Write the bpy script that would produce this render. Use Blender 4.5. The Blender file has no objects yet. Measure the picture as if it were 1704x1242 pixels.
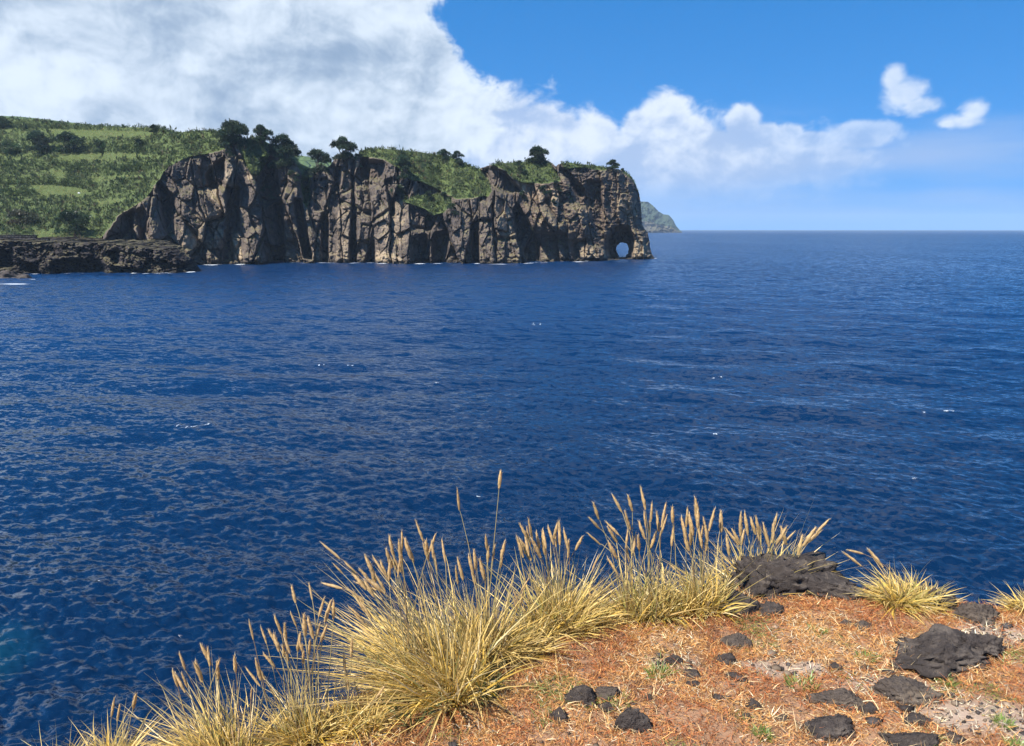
import bpy, math, random
import numpy as np
from mathutils import Vector, Matrix

random.seed(11)
rng = np.random.default_rng(11)
SC = bpy.context.scene
COL = SC.collection

# ------------------------------------------------------------------ camera
CAM_H = 18.0                      # metres above the sea
FPX, CX, CY = 1240.0, 852.0, 621.0
PITCH = math.atan((CY - 381.6) / FPX)
cam_d = bpy.data.cameras.new("camera")
cam_d.sensor_width = 36.0
cam_d.lens = 36.0 * FPX / 1704.0
cam_d.clip_start = 0.05
cam_d.clip_end = 60000.0
cam = bpy.data.objects.new("camera", cam_d)
cam.location = (0, 0, CAM_H)
cam.rotation_euler = (math.pi / 2 - PITCH, 0, 0)
COL.objects.link(cam)
SC.camera = cam

# ------------------------------------------------------------------ exposure
SC.view_settings.view_transform = 'Standard'
SC.view_settings.look = 'None'
SC.view_settings.gamma = 1.0
SC.view_settings.exposure = 0.85
SC.view_settings.use_curve_mapping = False
SC.cycles.use_denoising = True
SC.cycles.use_adaptive_sampling = True
SC.cycles.adaptive_threshold = 0.02
SC.cycles.max_bounces = 6
SC.cycles.diffuse_bounces = 1
SC.cycles.glossy_bounces = 2
SC.cycles.transmission_bounces = 3
SC.cycles.transparent_max_bounces = 4
SC.cycles.volume_bounces = 0
SC.cycles.sample_clamp_indirect = 4.0

# ------------------------------------------------------------------ sun
SUN_EL, SUN_AZ = math.radians(53.0), math.radians(-136.0)   # azimuth from +Y, clockwise; minus = left
sund = Vector((math.sin(SUN_AZ) * math.cos(SUN_EL), math.cos(SUN_AZ) * math.cos(SUN_EL), math.sin(SUN_EL)))
sl = bpy.data.lights.new("sun", 'SUN')
sl.energy = 5.0
sl.angle = math.radians(0.53)
sl.color = (1.0, 0.955, 0.88)
so = bpy.data.objects.new("sun", sl)
so.rotation_euler = (-sund).to_track_quat('-Z', 'Y').to_euler()
so.location = (0, 0, 60)
COL.objects.link(so)

# ------------------------------------------------------------------ picture rays
SP, CP = math.sin(PITCH), math.cos(PITCH)
def ray(px, py):
    px = np.asarray(px, float); py = np.asarray(py, float)
    a = (px - CX) / FPX; b = (CY - py) / FPX
    return a + 0 * b, CP + SP * b, -SP + CP * b
def at(px, py, Y):
    """point at distance Y (world y) that the photograph shows at px, py"""
    dx, dy, dz = ray(px, py)
    t = Y / dy
    return dx * t, Y + 0 * t, CAM_H + dz * t
def on_z(px, py, z):
    dx, dy, dz = ray(px, py)
    t = (z - CAM_H) / dz
    return dx * t, dy * t, z + 0 * t
def az_el(px, py):
    dx, dy, dz = ray(px, py)
    return float(np.arctan2(dx, dy)), float(np.arctan2(dz, np.hypot(dx, dy)))

# ------------------------------------------------------------------ node helper
class E:
    """a tiny expression builder for shader maths"""
    def __init__(s, nt, sock): s.nt, s.s = nt, sock
    def _m(s, op, *o, clamp=False):
        n = s.nt.nodes.new('ShaderNodeMath'); n.operation = op; n.use_clamp = clamp
        for i, v in enumerate((s,) + o):
            if isinstance(v, E): s.nt.links.new(v.s, n.inputs[i])
            else: n.inputs[i].default_value = v
        return E(s.nt, n.outputs[0])
    def __add__(s, o): return s._m('ADD', o)
    __radd__ = __add__
    def __sub__(s, o): return s._m('SUBTRACT', o)
    def __rsub__(s, o): return (s * -1.0) + o
    def __mul__(s, o): return s._m('MULTIPLY', o)
    __rmul__ = __mul__
    def __truediv__(s, o): return s._m('DIVIDE', o)
    def pow(s, o): return s._m('POWER', o)
    def max(s, o): return s._m('MAXIMUM', o)
    def min(s, o): return s._m('MINIMUM', o)
    def smax(s, o, k): return s._m('SMOOTH_MAX', o, k)
    def clamp(s): return s._m('ADD', 0.0, clamp=True)
    def step(s, lo, hi):
        n = s.nt.nodes.new('ShaderNodeMapRange'); n.interpolation_type = 'SMOOTHSTEP'
        s.nt.links.new(s.s, n.inputs[0]); n.inputs[1].default_value = lo; n.inputs[2].default_value = hi
        return E(s.nt, n.outputs[0])
    def lin(s, lo, hi, a=0.0, b=1.0):
        n = s.nt.nodes.new('ShaderNodeMapRange')
        s.nt.links.new(s.s, n.inputs[0]); n.inputs[1].default_value = lo; n.inputs[2].default_value = hi
        n.inputs[3].default_value = a; n.inputs[4].default_value = b
        return E(s.nt, n.outputs[0])
def xyz(nt, x, y, z=0.0):
    n = nt.nodes.new('ShaderNodeCombineXYZ')
    for i, v in enumerate((x, y, z)):
        if isinstance(v, E): nt.links.new(v.s, n.inputs[i])
        else: n.inputs[i].default_value = v
    return n.outputs[0]
def sep(nt, sock):
    n = nt.nodes.new('ShaderNodeSeparateXYZ'); nt.links.new(sock, n.inputs[0])
    return E(nt, n.outputs[0]), E(nt, n.outputs[1]), E(nt, n.outputs[2])
def noise(nt, vec, scale=1.0, detail=4.0, rough=0.5, lac=2.0, dist=0.0, color=False):
    n = nt.nodes.new('ShaderNodeTexNoise')
    if vec is not None: nt.links.new(vec, n.inputs['Vector'])
    n.inputs['Scale'].default_value = scale; n.inputs['Detail'].default_value = detail
    n.inputs['Roughness'].default_value = rough; n.inputs['Lacunarity'].default_value = lac
    n.inputs['Distortion'].default_value = dist
    return n.outputs['Color'] if color else E(nt, n.outputs['Fac'])
def mixc(nt, f, a, b):
    n = nt.nodes.new('ShaderNodeMix'); n.data_type = 'RGBA'
    for i, v in ((0, f), (6, a), (7, b)):
        if isinstance(v, E): nt.links.new(v.s, n.inputs[i])
        elif isinstance(v, bpy.types.NodeSocket): nt.links.new(v, n.inputs[i])
        elif i == 0: n.inputs[0].default_value = v
        else: n.inputs[i].default_value = (*v, 1.0)
    return n.outputs[2]

# ------------------------------------------------------------------ sky and clouds
W = bpy.data.worlds.new("World"); SC.world = W; W.use_nodes = True
W.cycles.sampling_method = 'MANUAL'; W.cycles.sample_map_resolution = 512
nt = W.node_tree; nt.nodes.clear()
wo = nt.nodes.new('ShaderNodeOutputWorld'); bg = nt.nodes.new('ShaderNodeBackground')
nt.links.new(bg.outputs[0], wo.inputs[0])
SKY = 0.115
CK = 0.76                       # cloud radiance against the exposure
bg.inputs['Strength'].default_value = SKY
sky = nt.nodes.new('ShaderNodeTexSky'); sky.sky_type = 'NISHITA'; sky.sun_disc = False
sky.sun_elevation = SUN_EL; sky.sun_rotation = SUN_AZ
sky.altitude = 0.0; sky.air_density = 1.0; sky.dust_density = 0.1; sky.ozone_density = 3.0
hs = nt.nodes.new('ShaderNodeHueSaturation'); hs.inputs['Saturation'].default_value = 1.38; hs.inputs['Value'].default_value = 1.08
nt.links.new(sky.outputs[0], hs.inputs['Color'])
tc = nt.nodes.new('ShaderNodeTexCoord')
dx_, dy_, dz_ = sep(nt, tc.outputs['Generated'])
az = dx_._m('ARCTAN2', dy_); el = dz_._m('ARCSINE')
# clean sea air: the clear blue reaches down close to the horizon
nt.links.new(xyz(nt, dx_, dy_, dz_.max(0.0) * 0.75 + 0.30), sky.inputs['Vector']) if 'Vector' in sky.inputs else None
# warp so the outlines billow
nv = xyz(nt, az * 1.0, el * 1.25, 0.37)
w1 = noise(nt, nv, 9.0, 3.0, 0.5, color=True)
wx, wy, wz = sep(nt, w1)
pa = az + (wx - 0.5) * 0.05; pe = el + (wy - 0.5) * 0.04
def fb(dx=0.0, dy=0.0, scale=11.0, detail=4.0, rough=0.56, seed=2.1):  # noqa
    return noise(nt, xyz(nt, pa + dx, pe * 1.35 + dy, seed), scale, detail, rough)
def blob(px, py, rx, ry, top=1.0):
    a0, e0 = az_el(px, py)
    u = (az - a0) * (FPX / rx) ; v = (el - e0) * (FPX / ry)
    return 1.0 - (u * u + v * v).pow(0.5) * 1.0
n0 = fb(); n1 = fb(-0.016, 0.026)            # second sample towards the sun: lit side / shaded side
puff = noise(nt, xyz(nt, pa, pe * 1.2, 5.0), 34.0, 3.0, 0.6)
# cumulus mass over the land, running out to the open sea
big = None
for b in ((60, 40, 520, 300), (300, 20, 400, 250), (545, 0, 170, 200), (668, 118, 100, 96), (500, 180, 330, 120), (120, 170, 420, 130)):
    e = blob(*b); big = e if big is None else big.smax(e, 0.12)
bank = None
for b in ((780, 240, 230, 105), (898, 206, 50, 40), (935, 216, 46, 34), (985, 226, 70, 40), (1060, 214, 40, 34), (1104, 204, 52, 50), (1150, 226, 50, 36), (1190, 244, 90, 34), (1236, 212, 34, 42), (1262, 232, 50, 30),
          (1310, 228, 30, 24), (1345, 236, 50, 18), (1040, 285, 400, 92), (900, 262, 220, 90), (1250, 275, 200, 50), (1438, 224, 56, 24)):
    e = blob(*b); bank = e if bank is None else bank.smax(e, 0.06)
puffs = None
for b in ((1488, 132, 22, 26), (1500, 156, 38, 30), (1530, 176, 34, 16), (1622, 188, 24, 20), (1608, 202, 38, 14), (1580, 206, 18, 8)):
    e = blob(*b); puffs = e if puffs is None else puffs.smax(e, 0.05)
veil = blob(1060, 292, 660, 100).max(blob(1540, 258, 330, 62) * 0.95).max(blob(1560, 325, 320, 26) * 0.6)
bil = noise(nt, xyz(nt, pa, pe * 1.2, 7.0), 90.0, 2.0, 0.6)
nn = (n0 - 0.5) * 1.7 + (puff - 0.5) * 0.9 + (bil - 0.5) * 0.35
d_big = (big * 2.2 + nn * 0.62).step(0.0, 0.30) * (el + nn * 0.04).step(0.37, 0.29)
d_bank = (bank * 1.45 + nn * 0.85).step(0.0, 0.55) * az.lin(az_el(1180, 230)[0], az_el(1460, 230)[0], 1.0, 0.55)
d_puff = (puffs * 1.2 + nn * 1.0).step(-0.05, 0.75)
d_veil = (veil * 0.9 + (noise(nt, xyz(nt, az * 1.0, el * 6.0, 8.0), 5.0, 4.0, 0.5) - 0.5) * 1.1).step(0.0, 1.0)
# scattered fair-weather cloud on the rest of the sky, out of the picture
gen = (noise(nt, xyz(nt, dx_ / (dz_.max(0.03) + 0.12), dy_ / (dz_.max(0.03) + 0.12), 1.0), 0.55, 3.0, 0.55) - 0.50)
a_l = az_el(0, 300)[0]
outside = (az * -1.0).step(0.62, 0.95).max(az.step(0.72, 1.1)).max(el.step(0.34, 0.5)) * dz_.step(0.0, 0.1)
d_gen = gen.step(0.06, 0.2) * outside
puff1 = noise(nt, xyz(nt, pa - 0.006, pe * 1.2 + 0.011, 5.0), 34.0, 3.0, 0.6)
s0 = fb(0, 0, 7.5, 2.5, 0.5, 9.1); s1 = fb(-0.022, 0.036, 7.5, 2.5, 0.5, 9.1)
lit = (s0 - s1) * 2.3 + (n0 - n1) * 0.9 + (puff - puff1) * 0.9 + 0.5
lowf = noise(nt, xyz(nt, pa, pe * 1.35, 3.3), 5.0, 2.0, 0.45)
core = (blob(400, 62, 420, 84) + (s0 - 0.5) * 0.9).step(-0.1, 0.75)     # the thick grey middle of the cloud
low = (blob(640, 235, 420, 60) + (lowf - 0.5) * 0.8).step(-0.1, 0.8)
grey_big = ((lowf - 0.5) * 1.1 + 0.74 - core * 0.40 - low * 0.2 + (lit - 0.5) * 0.85 + (big * -1.0).lin(-0.45, 0.0, -0.08, 0.36)).step(-0.15, 1.1)
C_SH = tuple(c * CK / SKY for c in (0.235, 0.325, 0.455)); C_LT = tuple(c * CK / SKY for c in (0.63, 0.71, 0.80))
col_big = mixc(nt, grey_big, C_SH, C_LT)
bank_f = ((lit - 0.5) * 1.4 + 0.40 + (bank * -1.0).lin(-0.6, 0.05, -0.12, 0.5) + el.lin(0.04, 0.14, -0.15, 0.12)).step(-0.2, 1.0)
col_bank = mixc(nt, bank_f, tuple(c * CK / SKY for c in (0.33, 0.435, 0.635)), tuple(c * CK / SKY for c in (0.66, 0.72, 0.80)))
puff_f = ((lit - 0.5) * 1.2 + 0.62).clamp()
col_puff = mixc(nt, puff_f, tuple(c * CK / SKY for c in (0.36, 0.48, 0.68)), tuple(c * CK / SKY for c in (0.66, 0.72, 0.80)))
base = hs.outputs[0]
c1 = mixc(nt, d_veil * 0.75, base, tuple(c * CK / SKY for c in (0.31, 0.42, 0.64)))
c2 = mixc(nt, d_bank * (el.step(0.012, 0.10) * 0.93), c1, col_bank)
c3 = mixc(nt, d_puff * 0.85, c2, col_puff)
c4 = mixc(nt, d_big * 0.97, c3, col_big)
c5 = mixc(nt, d_gen * 0.85, c4, tuple(c * CK / SKY for c in (0.50, 0.54, 0.60)))
nt.links.new(c5, bg.inputs['Color'])

# ------------------------------------------------------------------ numpy noise
def _hash(ix, iy, seed):
    h = (ix.astype(np.int64) * 374761393 + iy.astype(np.int64) * 668265263 + seed * 1442695041) & 0xFFFFFFFF
    h = ((h ^ (h >> 13)) * 1274126177) & 0xFFFFFFFF
    return (h ^ (h >> 16)) & 0xFFFFFFFF
def perlin(x, y, seed=0):
    x = np.asarray(x, float); y = np.asarray(y, float)
    x0 = np.floor(x); y0 = np.floor(y); fx = x - x0; fy = y - y0
    u = fx * fx * fx * (fx * (fx * 6 - 15) + 10); v = fy * fy * fy * (fy * (fy * 6 - 15) + 10)
    def g(ix, iy, dx, dy):
        a = _hash(ix, iy, seed) * (2 * math.pi / 4294967296.0)
        return np.cos(a) * dx + np.sin(a) * dy
    a = g(x0, y0, fx, fy); b = g(x0 + 1, y0, fx - 1, fy); c = g(x0, y0 + 1, fx, fy - 1); d = g(x0 + 1, y0 + 1, fx - 1, fy - 1)
    return ((a + u * (b - a)) + v * ((c + u * (d - c)) - (a + u * (b - a)))) * 1.5
def fbm(x, y, octv=4, seed=0, gain=0.5, ridged=False):
    s = 0.0; a = 1.0; f = 1.0; t = 0.0
    for i in range(octv):
        n = perlin(x * f + 13.7 * i, y * f - 7.3 * i, seed + i * 17)
        if ridged: n = 1.0 - 2.0 * np.abs(n)
        s = s + a * n; t += a; a *= gain; f *= 2.03
    return s / t
def worley(x, y, seed=0):
    """F1, F2 and a random number of the nearest cell"""
    x = np.asarray(x, float); y = np.asarray(y, float)
    ix = np.floor(x); iy = np.floor(y)
    f1 = np.full(x.shape, 9.0); f2 = np.full(x.shape, 9.0); cid = np.zeros(x.shape)
    for i in (-1, 0, 1):
        for j in (-1, 0, 1):
            h = _hash(ix + i, iy + j, seed)
            px = ix + i + (h & 0xFFFF) / 65536.0; py = iy + j + ((h >> 16) & 0xFFFF) / 65536.0
            d = np.hypot(px - x, py - y); r = (_hash(ix + i, iy + j, seed + 99) & 0xFFFF) / 65536.0
            n = d < f1
            f2 = np.where(n, f1, np.minimum(f2, d)); cid = np.where(n, r, cid); f1 = np.where(n, d, f1)
    return f1, f2, cid
def facets(x, y, seed, step=1.0, tilt=1.0, crack=0.5, cw=0.12):
    """angular broken blocks: every cell a tilted plane of its own, with a crack round it"""
    x = np.asarray(x, float); y = np.asarray(y, float); ix = np.floor(x); iy = np.floor(y)
    f1 = np.full(x.shape, 9.0); f2 = np.full(x.shape, 9.0); val = np.zeros(x.shape)
    for i in (-1, 0, 1):
        for j in (-1, 0, 1):
            h = _hash(ix + i, iy + j, seed); g = _hash(ix + i, iy + j, seed + 99)
            px = ix + i + (h & 0xFFFF) / 65536.0; py = iy + j + ((h >> 16) & 0xFFFF) / 65536.0
            dx = x - px; dy = y - py; d = np.hypot(dx, dy)
            v = ((g & 0x3FF) / 1023.0 - 0.5) * step + (((g >> 10) & 0x3FF) / 1023.0 - 0.5) * 2 * tilt * dx + (((g >> 20) & 0x3FF) / 1023.0 - 0.35) * 1.6 * tilt * dy
            n = d < f1
            f2 = np.where(n, f1, np.minimum(f2, d)); val = np.where(n, v, val); f1 = np.where(n, d, f1)
    return val + crack * (1 - sstep(0.0, cw, f2 - f1))
def sstep(a, b, x):
    t = np.clip((x - a) / (b - a), 0, 1); return t * t * (3 - 2 * t)
def blur(a, r, axis):
    """box blur, twice"""
    r = int(round(r))
    if r < 1: return a
    for _ in range(2):
        p = np.concatenate([np.repeat(a.take([0], axis), r + 1, axis), a, np.repeat(a.take([-1], axis), r, axis)], axis)
        c = np.cumsum(p, axis); n = a.shape[axis]
        a = (c.take(range(2 * r + 1, 2 * r + 1 + n), axis) - c.take(range(0, n), axis)) / (2 * r + 1)
    return a
def inpoly(px, py, poly):
    m = np.zeros(px.shape, bool); n = len(poly)
    for i in range(n):
        x1, y1 = poly[i]; x2, y2 = poly[(i + 1) % n]
        if y1 == y2: continue
        c = ((py < y1) != (py < y2)) & (px < (x2 - x1) * (py - y1) / (y2 - y1) + x1)
        m ^= c
    return m

# ------------------------------------------------------------------ mesh helpers
def mesh_np(name, V, faces, mat=None, smooth=False, attrs=None):
    """faces: list of int arrays (n,3) / (n,4); attrs: name -> (n,) or (n,3) per vertex"""
    me = bpy.data.meshes.new(name)
    V = np.asarray(V, np.float32).reshape(-1, 3)
    faces = [np.asarray(f, np.int32) for f in faces if len(f)]
    me.vertices.add(len(V)); me.vertices.foreach_set('co', V.ravel())
    nl = sum(f.size for f in faces); nf = sum(len(f) for f in faces)
    me.loops.add(nl); me.loops.foreach_set('vertex_index', np.concatenate([f.ravel() for f in faces]))
    me.polygons.add(nf)
    tot = np.concatenate([np.full(len(f), f.shape[1], np.int32) for f in faces])
    me.polygons.foreach_set('loop_start', np.concatenate([[0], np.cumsum(tot)[:-1]]).astype(np.int32))
    me.polygons.foreach_set('loop_total', tot)
    if smooth: me.polygons.foreach_set('use_smooth', np.ones(nf, bool))
    for k, a in (attrs or {}).items():
        a = np.asarray(a, np.float32)
        if a.ndim == 1:
            at_ = me.attributes.new(k, 'FLOAT', 'POINT'); at_.data.foreach_set('value', a)
        else:
            at_ = me.attributes.new(k, 'FLOAT_COLOR', 'POINT')
            at_.data.foreach_set('color', np.concatenate([a, np.ones((len(a), 1), np.float32)], 1).ravel())
    me.update(calc_edges=True); me.validate()
    if mat: me.materials.append(mat)
    return me
def link(name, me, parent=None, label=None, cat=None, group=None, kind=None, loc=None):
    o = bpy.data.objects.new(name, me); COL.objects.link(o)
    if parent is not None: o.parent = parent
    if loc is not None: o.location = loc
    for k, v in (('label', label), ('category', cat), ('group', group), ('kind', kind)):
        if v: o[k] = v
    return o
def grid_faces(nr, nc, keep=None):
    i = np.arange(nr - 1)[:, None] * nc + np.arange(nc - 1)[None, :]
    f = np.stack([i, i + 1, i + nc + 1, i + nc], -1).reshape(-1, 4)
    return f if keep is None else f[keep.ravel()]
def compact(V, F, attrs):
    used = np.unique(F); m = np.full(len(V), -1); m[used] = np.arange(len(used))
    return V[used], m[F], {k: a[used] for k, a in attrs.items()}

# ------------------------------------------------------------------ materials
def new_mat(name):
    m = bpy.data.materials.new(name); m.use_nodes = True
    nt = m.node_tree; nt.nodes.clear()
    out = nt.nodes.new('ShaderNodeOutputMaterial')
    return m, nt, out
def attr(nt, name, color=False):
    n = nt.nodes.new('ShaderNodeAttribute'); n.attribute_name = name
    return n.outputs['Color'] if color else E(nt, n.outputs['Fac'])
def principled(nt, out, color, rough=0.8, spec=0.3, normal=None):
    p = nt.nodes.new('ShaderNodeBsdfPrincipled')
    if isinstance(color, bpy.types.NodeSocket): nt.links.new(color, p.inputs['Base Color'])
    else: p.inputs['Base Color'].default_value = (*color, 1)
    if isinstance(rough, E): nt.links.new(rough.s, p.inputs['Roughness'])
    else: p.inputs['Roughness'].default_value = rough
    p.inputs['Specular IOR Level'].default_value = spec
    if normal is not None: nt.links.new(normal, p.inputs['Normal'])
    nt.links.new(p.outputs[0], out.inputs[0])
    return p
def bump(nt, h, dist=0.1, strength=1.0, normal=None):
    b = nt.nodes.new('ShaderNodeBump'); b.inputs['Distance'].default_value = dist; b.inputs['Strength'].default_value = strength
    nt.links.new(h.s, b.inputs['Height'])
    if normal is not None: nt.links.new(normal, b.inputs['Normal'])
    return b.outputs[0]
def objco(nt):
    return nt.nodes.new('ShaderNodeTexCoord').outputs['Object']

def leaf_mat(name, trans=0.35, rough=0.6, gloss=0.04):
    m, nt, out = new_mat(name)
    c = attr(nt, 'col', True)
    d = nt.nodes.new('ShaderNodeBsdfDiffuse'); t = nt.nodes.new('ShaderNodeBsdfTranslucent')
    g = nt.nodes.new('ShaderNodeBsdfGlossy'); g.inputs['Roughness'].default_value = rough * 0.7
    nt.links.new(c, d.inputs[0]); nt.links.new(c, t.inputs[0])
    mx = nt.nodes.new('ShaderNodeMixShader'); mx.inputs[0].default_value = trans
    nt.links.new(d.outputs[0], mx.inputs[1]); nt.links.new(t.outputs[0], mx.inputs[2])
    m2 = nt.nodes.new('ShaderNodeMixShader'); m2.inputs[0].default_value = gloss
    nt.links.new(mx.outputs[0], m2.inputs[1]); nt.links.new(g.outputs[0], m2.inputs[2])
    nt.links.new(m2.outputs[0], out.inputs[0])
    return m
M_LEAF = leaf_mat('broad_leaves', 0.25, 0.5, 0.025)
M_SCRUB = leaf_mat('scrub_leaves', 0.3, 0.6, 0.004)
M_GRASS = leaf_mat('dry_grass', 0.32, 0.6, 0.04)
M_MAT = leaf_mat('dry_mat', 0.18, 0.7, 0.01)

def cliff_mat(name, dark, mid, tan, veg_col=(0.05, 0.075, 0.024), scale=1.0, bdist=0.7):
    m, nt, out = new_mat(name)
    co = objco(nt); x, y, z = sep(nt, co)
    big = noise(nt, xyz(nt, x * 0.05, y * 0.05, z * 0.028), scale, 4, 0.6)
    med = noise(nt, co, 0.33 * scale, 6, 0.65)
    fine = noise(nt, co, 1.5 * scale, 5, 0.7)
    v = nt.nodes.new('ShaderNodeTexVoronoi'); v.feature = 'DISTANCE_TO_EDGE'; v.inputs['Scale'].default_value = 0.42 * scale
    nt.links.new(xyz(nt, x + (med - 0.5) * 3.0, y, z * 0.7 + (med - 0.5) * 2.0), v.inputs['Vector'])
    crack = E(nt, v.outputs['Distance']).step(0.0, 0.10)
    tint = attr(nt, 'tint'); veg = attr(nt, 'veg'); red = attr(nt, 'red')
    c = mixc(nt, ((big - 0.5) * 2.2 + (med - 0.5) * 1.6 + 0.45).clamp(), dark, mid)
    tf = (tint * 1.0 + (big - 0.58) * 1.6 + (med - 0.5) * 1.0 + (fine - 0.5) * 0.5).step(0.2, 1.0)
    c = mixc(nt, tf, c, tan)
    c = mixc(nt, (red + (med - 0.62) * 1.2).clamp() * 0.6, c, (0.19, 0.105, 0.06))
    # grass and lichen on ledges
    geo = nt.nodes.new('ShaderNodeNewGeometry'); gx, gy, gz = sep(nt, geo.outputs['Normal'])
    led = (gz.step(0.45, 0.8) * (med + big - 0.55).step(0.3, 0.62))
    c = mixc(nt, led * 0.65, c, (0.15, 0.135, 0.06))
    wet = (z + (med - 0.5) * 3.0).step(2.6 / scale, 0.6)            # rock wetted by the swell
    c = mixc(nt, wet * 0.75, c, (0.020, 0.018, 0.017))
    c = mixc(nt, (veg + (fine - 0.5) * 0.5).step(0.3, 0.7), c, veg_col)
    h = med * 0.8 + fine * 0.35 + crack * 0.35
    principled(nt, out, c, 0.9, 0.15, bump(nt, h, bdist / scale, 1.0))
    return m

# ------------------------------------------------------------------ the sea
def ocean_tile(N, L, lmin, lmax, lp, wdir, spread, rms_slope, seed):
    r = np.random.default_rng(seed)
    k1 = np.fft.fftfreq(N, L / N) * 2 * math.pi
    kx, ky = np.meshgrid(k1, k1); k = np.hypot(kx, ky); k[0, 0] = 1
    kp = 2 * math.pi / lp
    c = (kx * math.cos(wdir) + ky * math.sin(wdir)) / k
    P = k ** -3.3 * np.exp(-1.2 * (kp / k) ** 2) * (np.abs(c) ** spread * np.where(c > 0, 1.0, 0.25) + 0.06)
    P *= sstep(0, 1, (k / (2 * math.pi / lmax) - 0.8) / 0.4) * np.exp(-(k * lmin / (2 * math.pi)) ** 4)
    P[0, 0] = 0
    h = (r.standard_normal((N, N)) + 1j * r.standard_normal((N, N))) * np.sqrt(P)
    hx = np.real(np.fft.ifft2(1j * kx * h)); hy = np.real(np.fft.ifft2(1j * ky * h))
    h *= rms_slope / math.sqrt((hx ** 2 + hy ** 2).mean())
    def field(cut):
        hh = h * np.exp(-(k * cut / (2 * math.pi)) ** 4) if cut else h
        return (np.real(np.fft.ifft2(hh)).astype(np.float32),
                np.real(np.fft.ifft2(-1j * kx / k * hh)).astype(np.float32), np.real(np.fft.ifft2(-1j * ky / k * hh)).astype(np.float32))
    return field, L, N
def sample(f, L, N, x, y):
    u = (x / L % 1.0) * N; v = (y / L % 1.0) * N
    i = np.floor(u).astype(int) % N; j = np.floor(v).astype(int) % N; fu = u - np.floor(u); fv = v - np.floor(v)
    i1 = (i + 1) % N; j1 = (j + 1) % N
    return [(a[j, i] * (1 - fu) + a[j, i1] * fu) * (1 - fv) + (a[j1, i] * (1 - fu) + a[j1, i1] * fu) * fv for a in f]
WDIR = math.radians(-108)
T_A = ocean_tile(1024, 71.0, 0.20, 8.0, 2.6, WDIR, 1.2, 0.40, 3)
T_B = ocean_tile(512, 331.0, 7.0, 60.0, 20.0, WDIR + 0.35, 3.0, 0.060, 4)
CUTS = [0.0, 0.8, 1.6, 3.2, 6.4]
A_F = [T_A[0](c) for c in CUTS]; B_F = T_B[0](0)
def sea_wave(x, y, lam):
    """height and sideways choppiness of the waves longer than lam"""
    lv = np.clip(np.log2(np.maximum(lam, 0.4) / 0.4), 0, len(CUTS) - 1.001)
    out = [np.zeros_like(x) for _ in range(3)]
    for q in range(len(CUTS)):
        w = np.clip(1 - np.abs(lv - q), 0, 1)
        m = w > 0
        if m.any():
            s = sample(A_F[q], T_A[1], T_A[2], x[m], y[m])
            for o, a in zip(out, s): o[m] += w[m] * a
    xr = x * 0.93 - y * 0.37; yr = x * 0.37 + y * 0.93
    s = sample(B_F, T_B[1], T_B[2], xr, yr)
    fade = 1 - sstep(12, 60, lam)
    gust = 0.80 + 0.45 * fbm(x / 46.0, y / 46.0, 2, 5)
    out[0] = out[0] * gust + s[0] * fade
    out[1] = out[1] * 0.75 * gust + (s[1] * 0.93 + s[2] * 0.37) * 0.7 * fade; out[2] = out[2] * 0.75 * gust + (-s[1] * 0.37 + s[2] * 0.93) * 0.7 * fade
    return out
SEA_R = 15000.0
NR, NA = 760, 820
dep = np.tan(np.linspace(math.atan(CAM_H / 11.0), math.atan(CAM_H / 1600.0), NR - 40))
rad = np.concatenate([CAM_H / dep, np.geomspace(1700, SEA_R, 40)])
azs = np.concatenate([np.radians(np.linspace(-180, -52, 14))[:-1], np.radians(np.linspace(-52, 52, NA)), np.radians(np.linspace(52, 180, 14))[1:]])
RR, AA = np.meshgrid(rad, azs, indexing='ij')
sx = RR * np.sin(AA); sy = RR * np.cos(AA)
lam = 2.1 * np.gradient(rad)[:, None] + 0 * AA
det = (np.abs(AA) < math.radians(52.5))
hz, hx, hy = sea_wave(sx.ravel(), sy.ravel(), lam.ravel())
hz, hx, hy = [np.where(det, a.reshape(sx.shape), 0) * (1 - sstep(900, 1600, RR)) for a in (hz, hx, hy)]
SV = np.stack([sx + hx, sy + hy, hz], -1).reshape(-1, 3)
m, nt, out = new_mat('sea_water')
co = objco(nt); x, y, z = sep(nt, co)
ca, sa = math.cos(WDIR), math.sin(WDIR)
u = x * ca + y * sa; v = y * ca - x * sa            # u along the wind, v along the crests
def slopes(k, sc, seed, det, dist):
    a_, b_, c_ = sep(nt, noise(nt, xyz(nt, u * 1.0, v * k, seed), sc, det, 0.6, dist=dist, color=True))
    return a_ - 0.5, b_ - 0.5
s1u, s1v = slopes(0.55, 2.6, 0.0, 3, 0.5)
s2u, s2v = slopes(0.38, 0.62, 4.0, 6, 0.4)
gust = noise(nt, xyz(nt, x * 0.010, y * 0.004, 0.0), 1.0, 3, 0.5)
dist_c = (x * x + y * y).pow(0.5)
gm = gust.lin(0.3, 0.7, 0.7, 1.15)
k2 = dist_c.lin(40.0, 330.0, 0.25, 2.3) * gm; k1 = dist_c.lin(30.0, 200.0, 1.6, 1.5) * gm
su = s1u * k1 + s2u * k2; sv = s1v * (k1 * 0.8) + s2v * (k2 * 0.7)
geo = nt.nodes.new('ShaderNodeNewGeometry')
ad = nt.nodes.new('ShaderNodeVectorMath'); ad.operation = 'ADD'; nt.links.new(geo.outputs['Normal'], ad.inputs[0])
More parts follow.
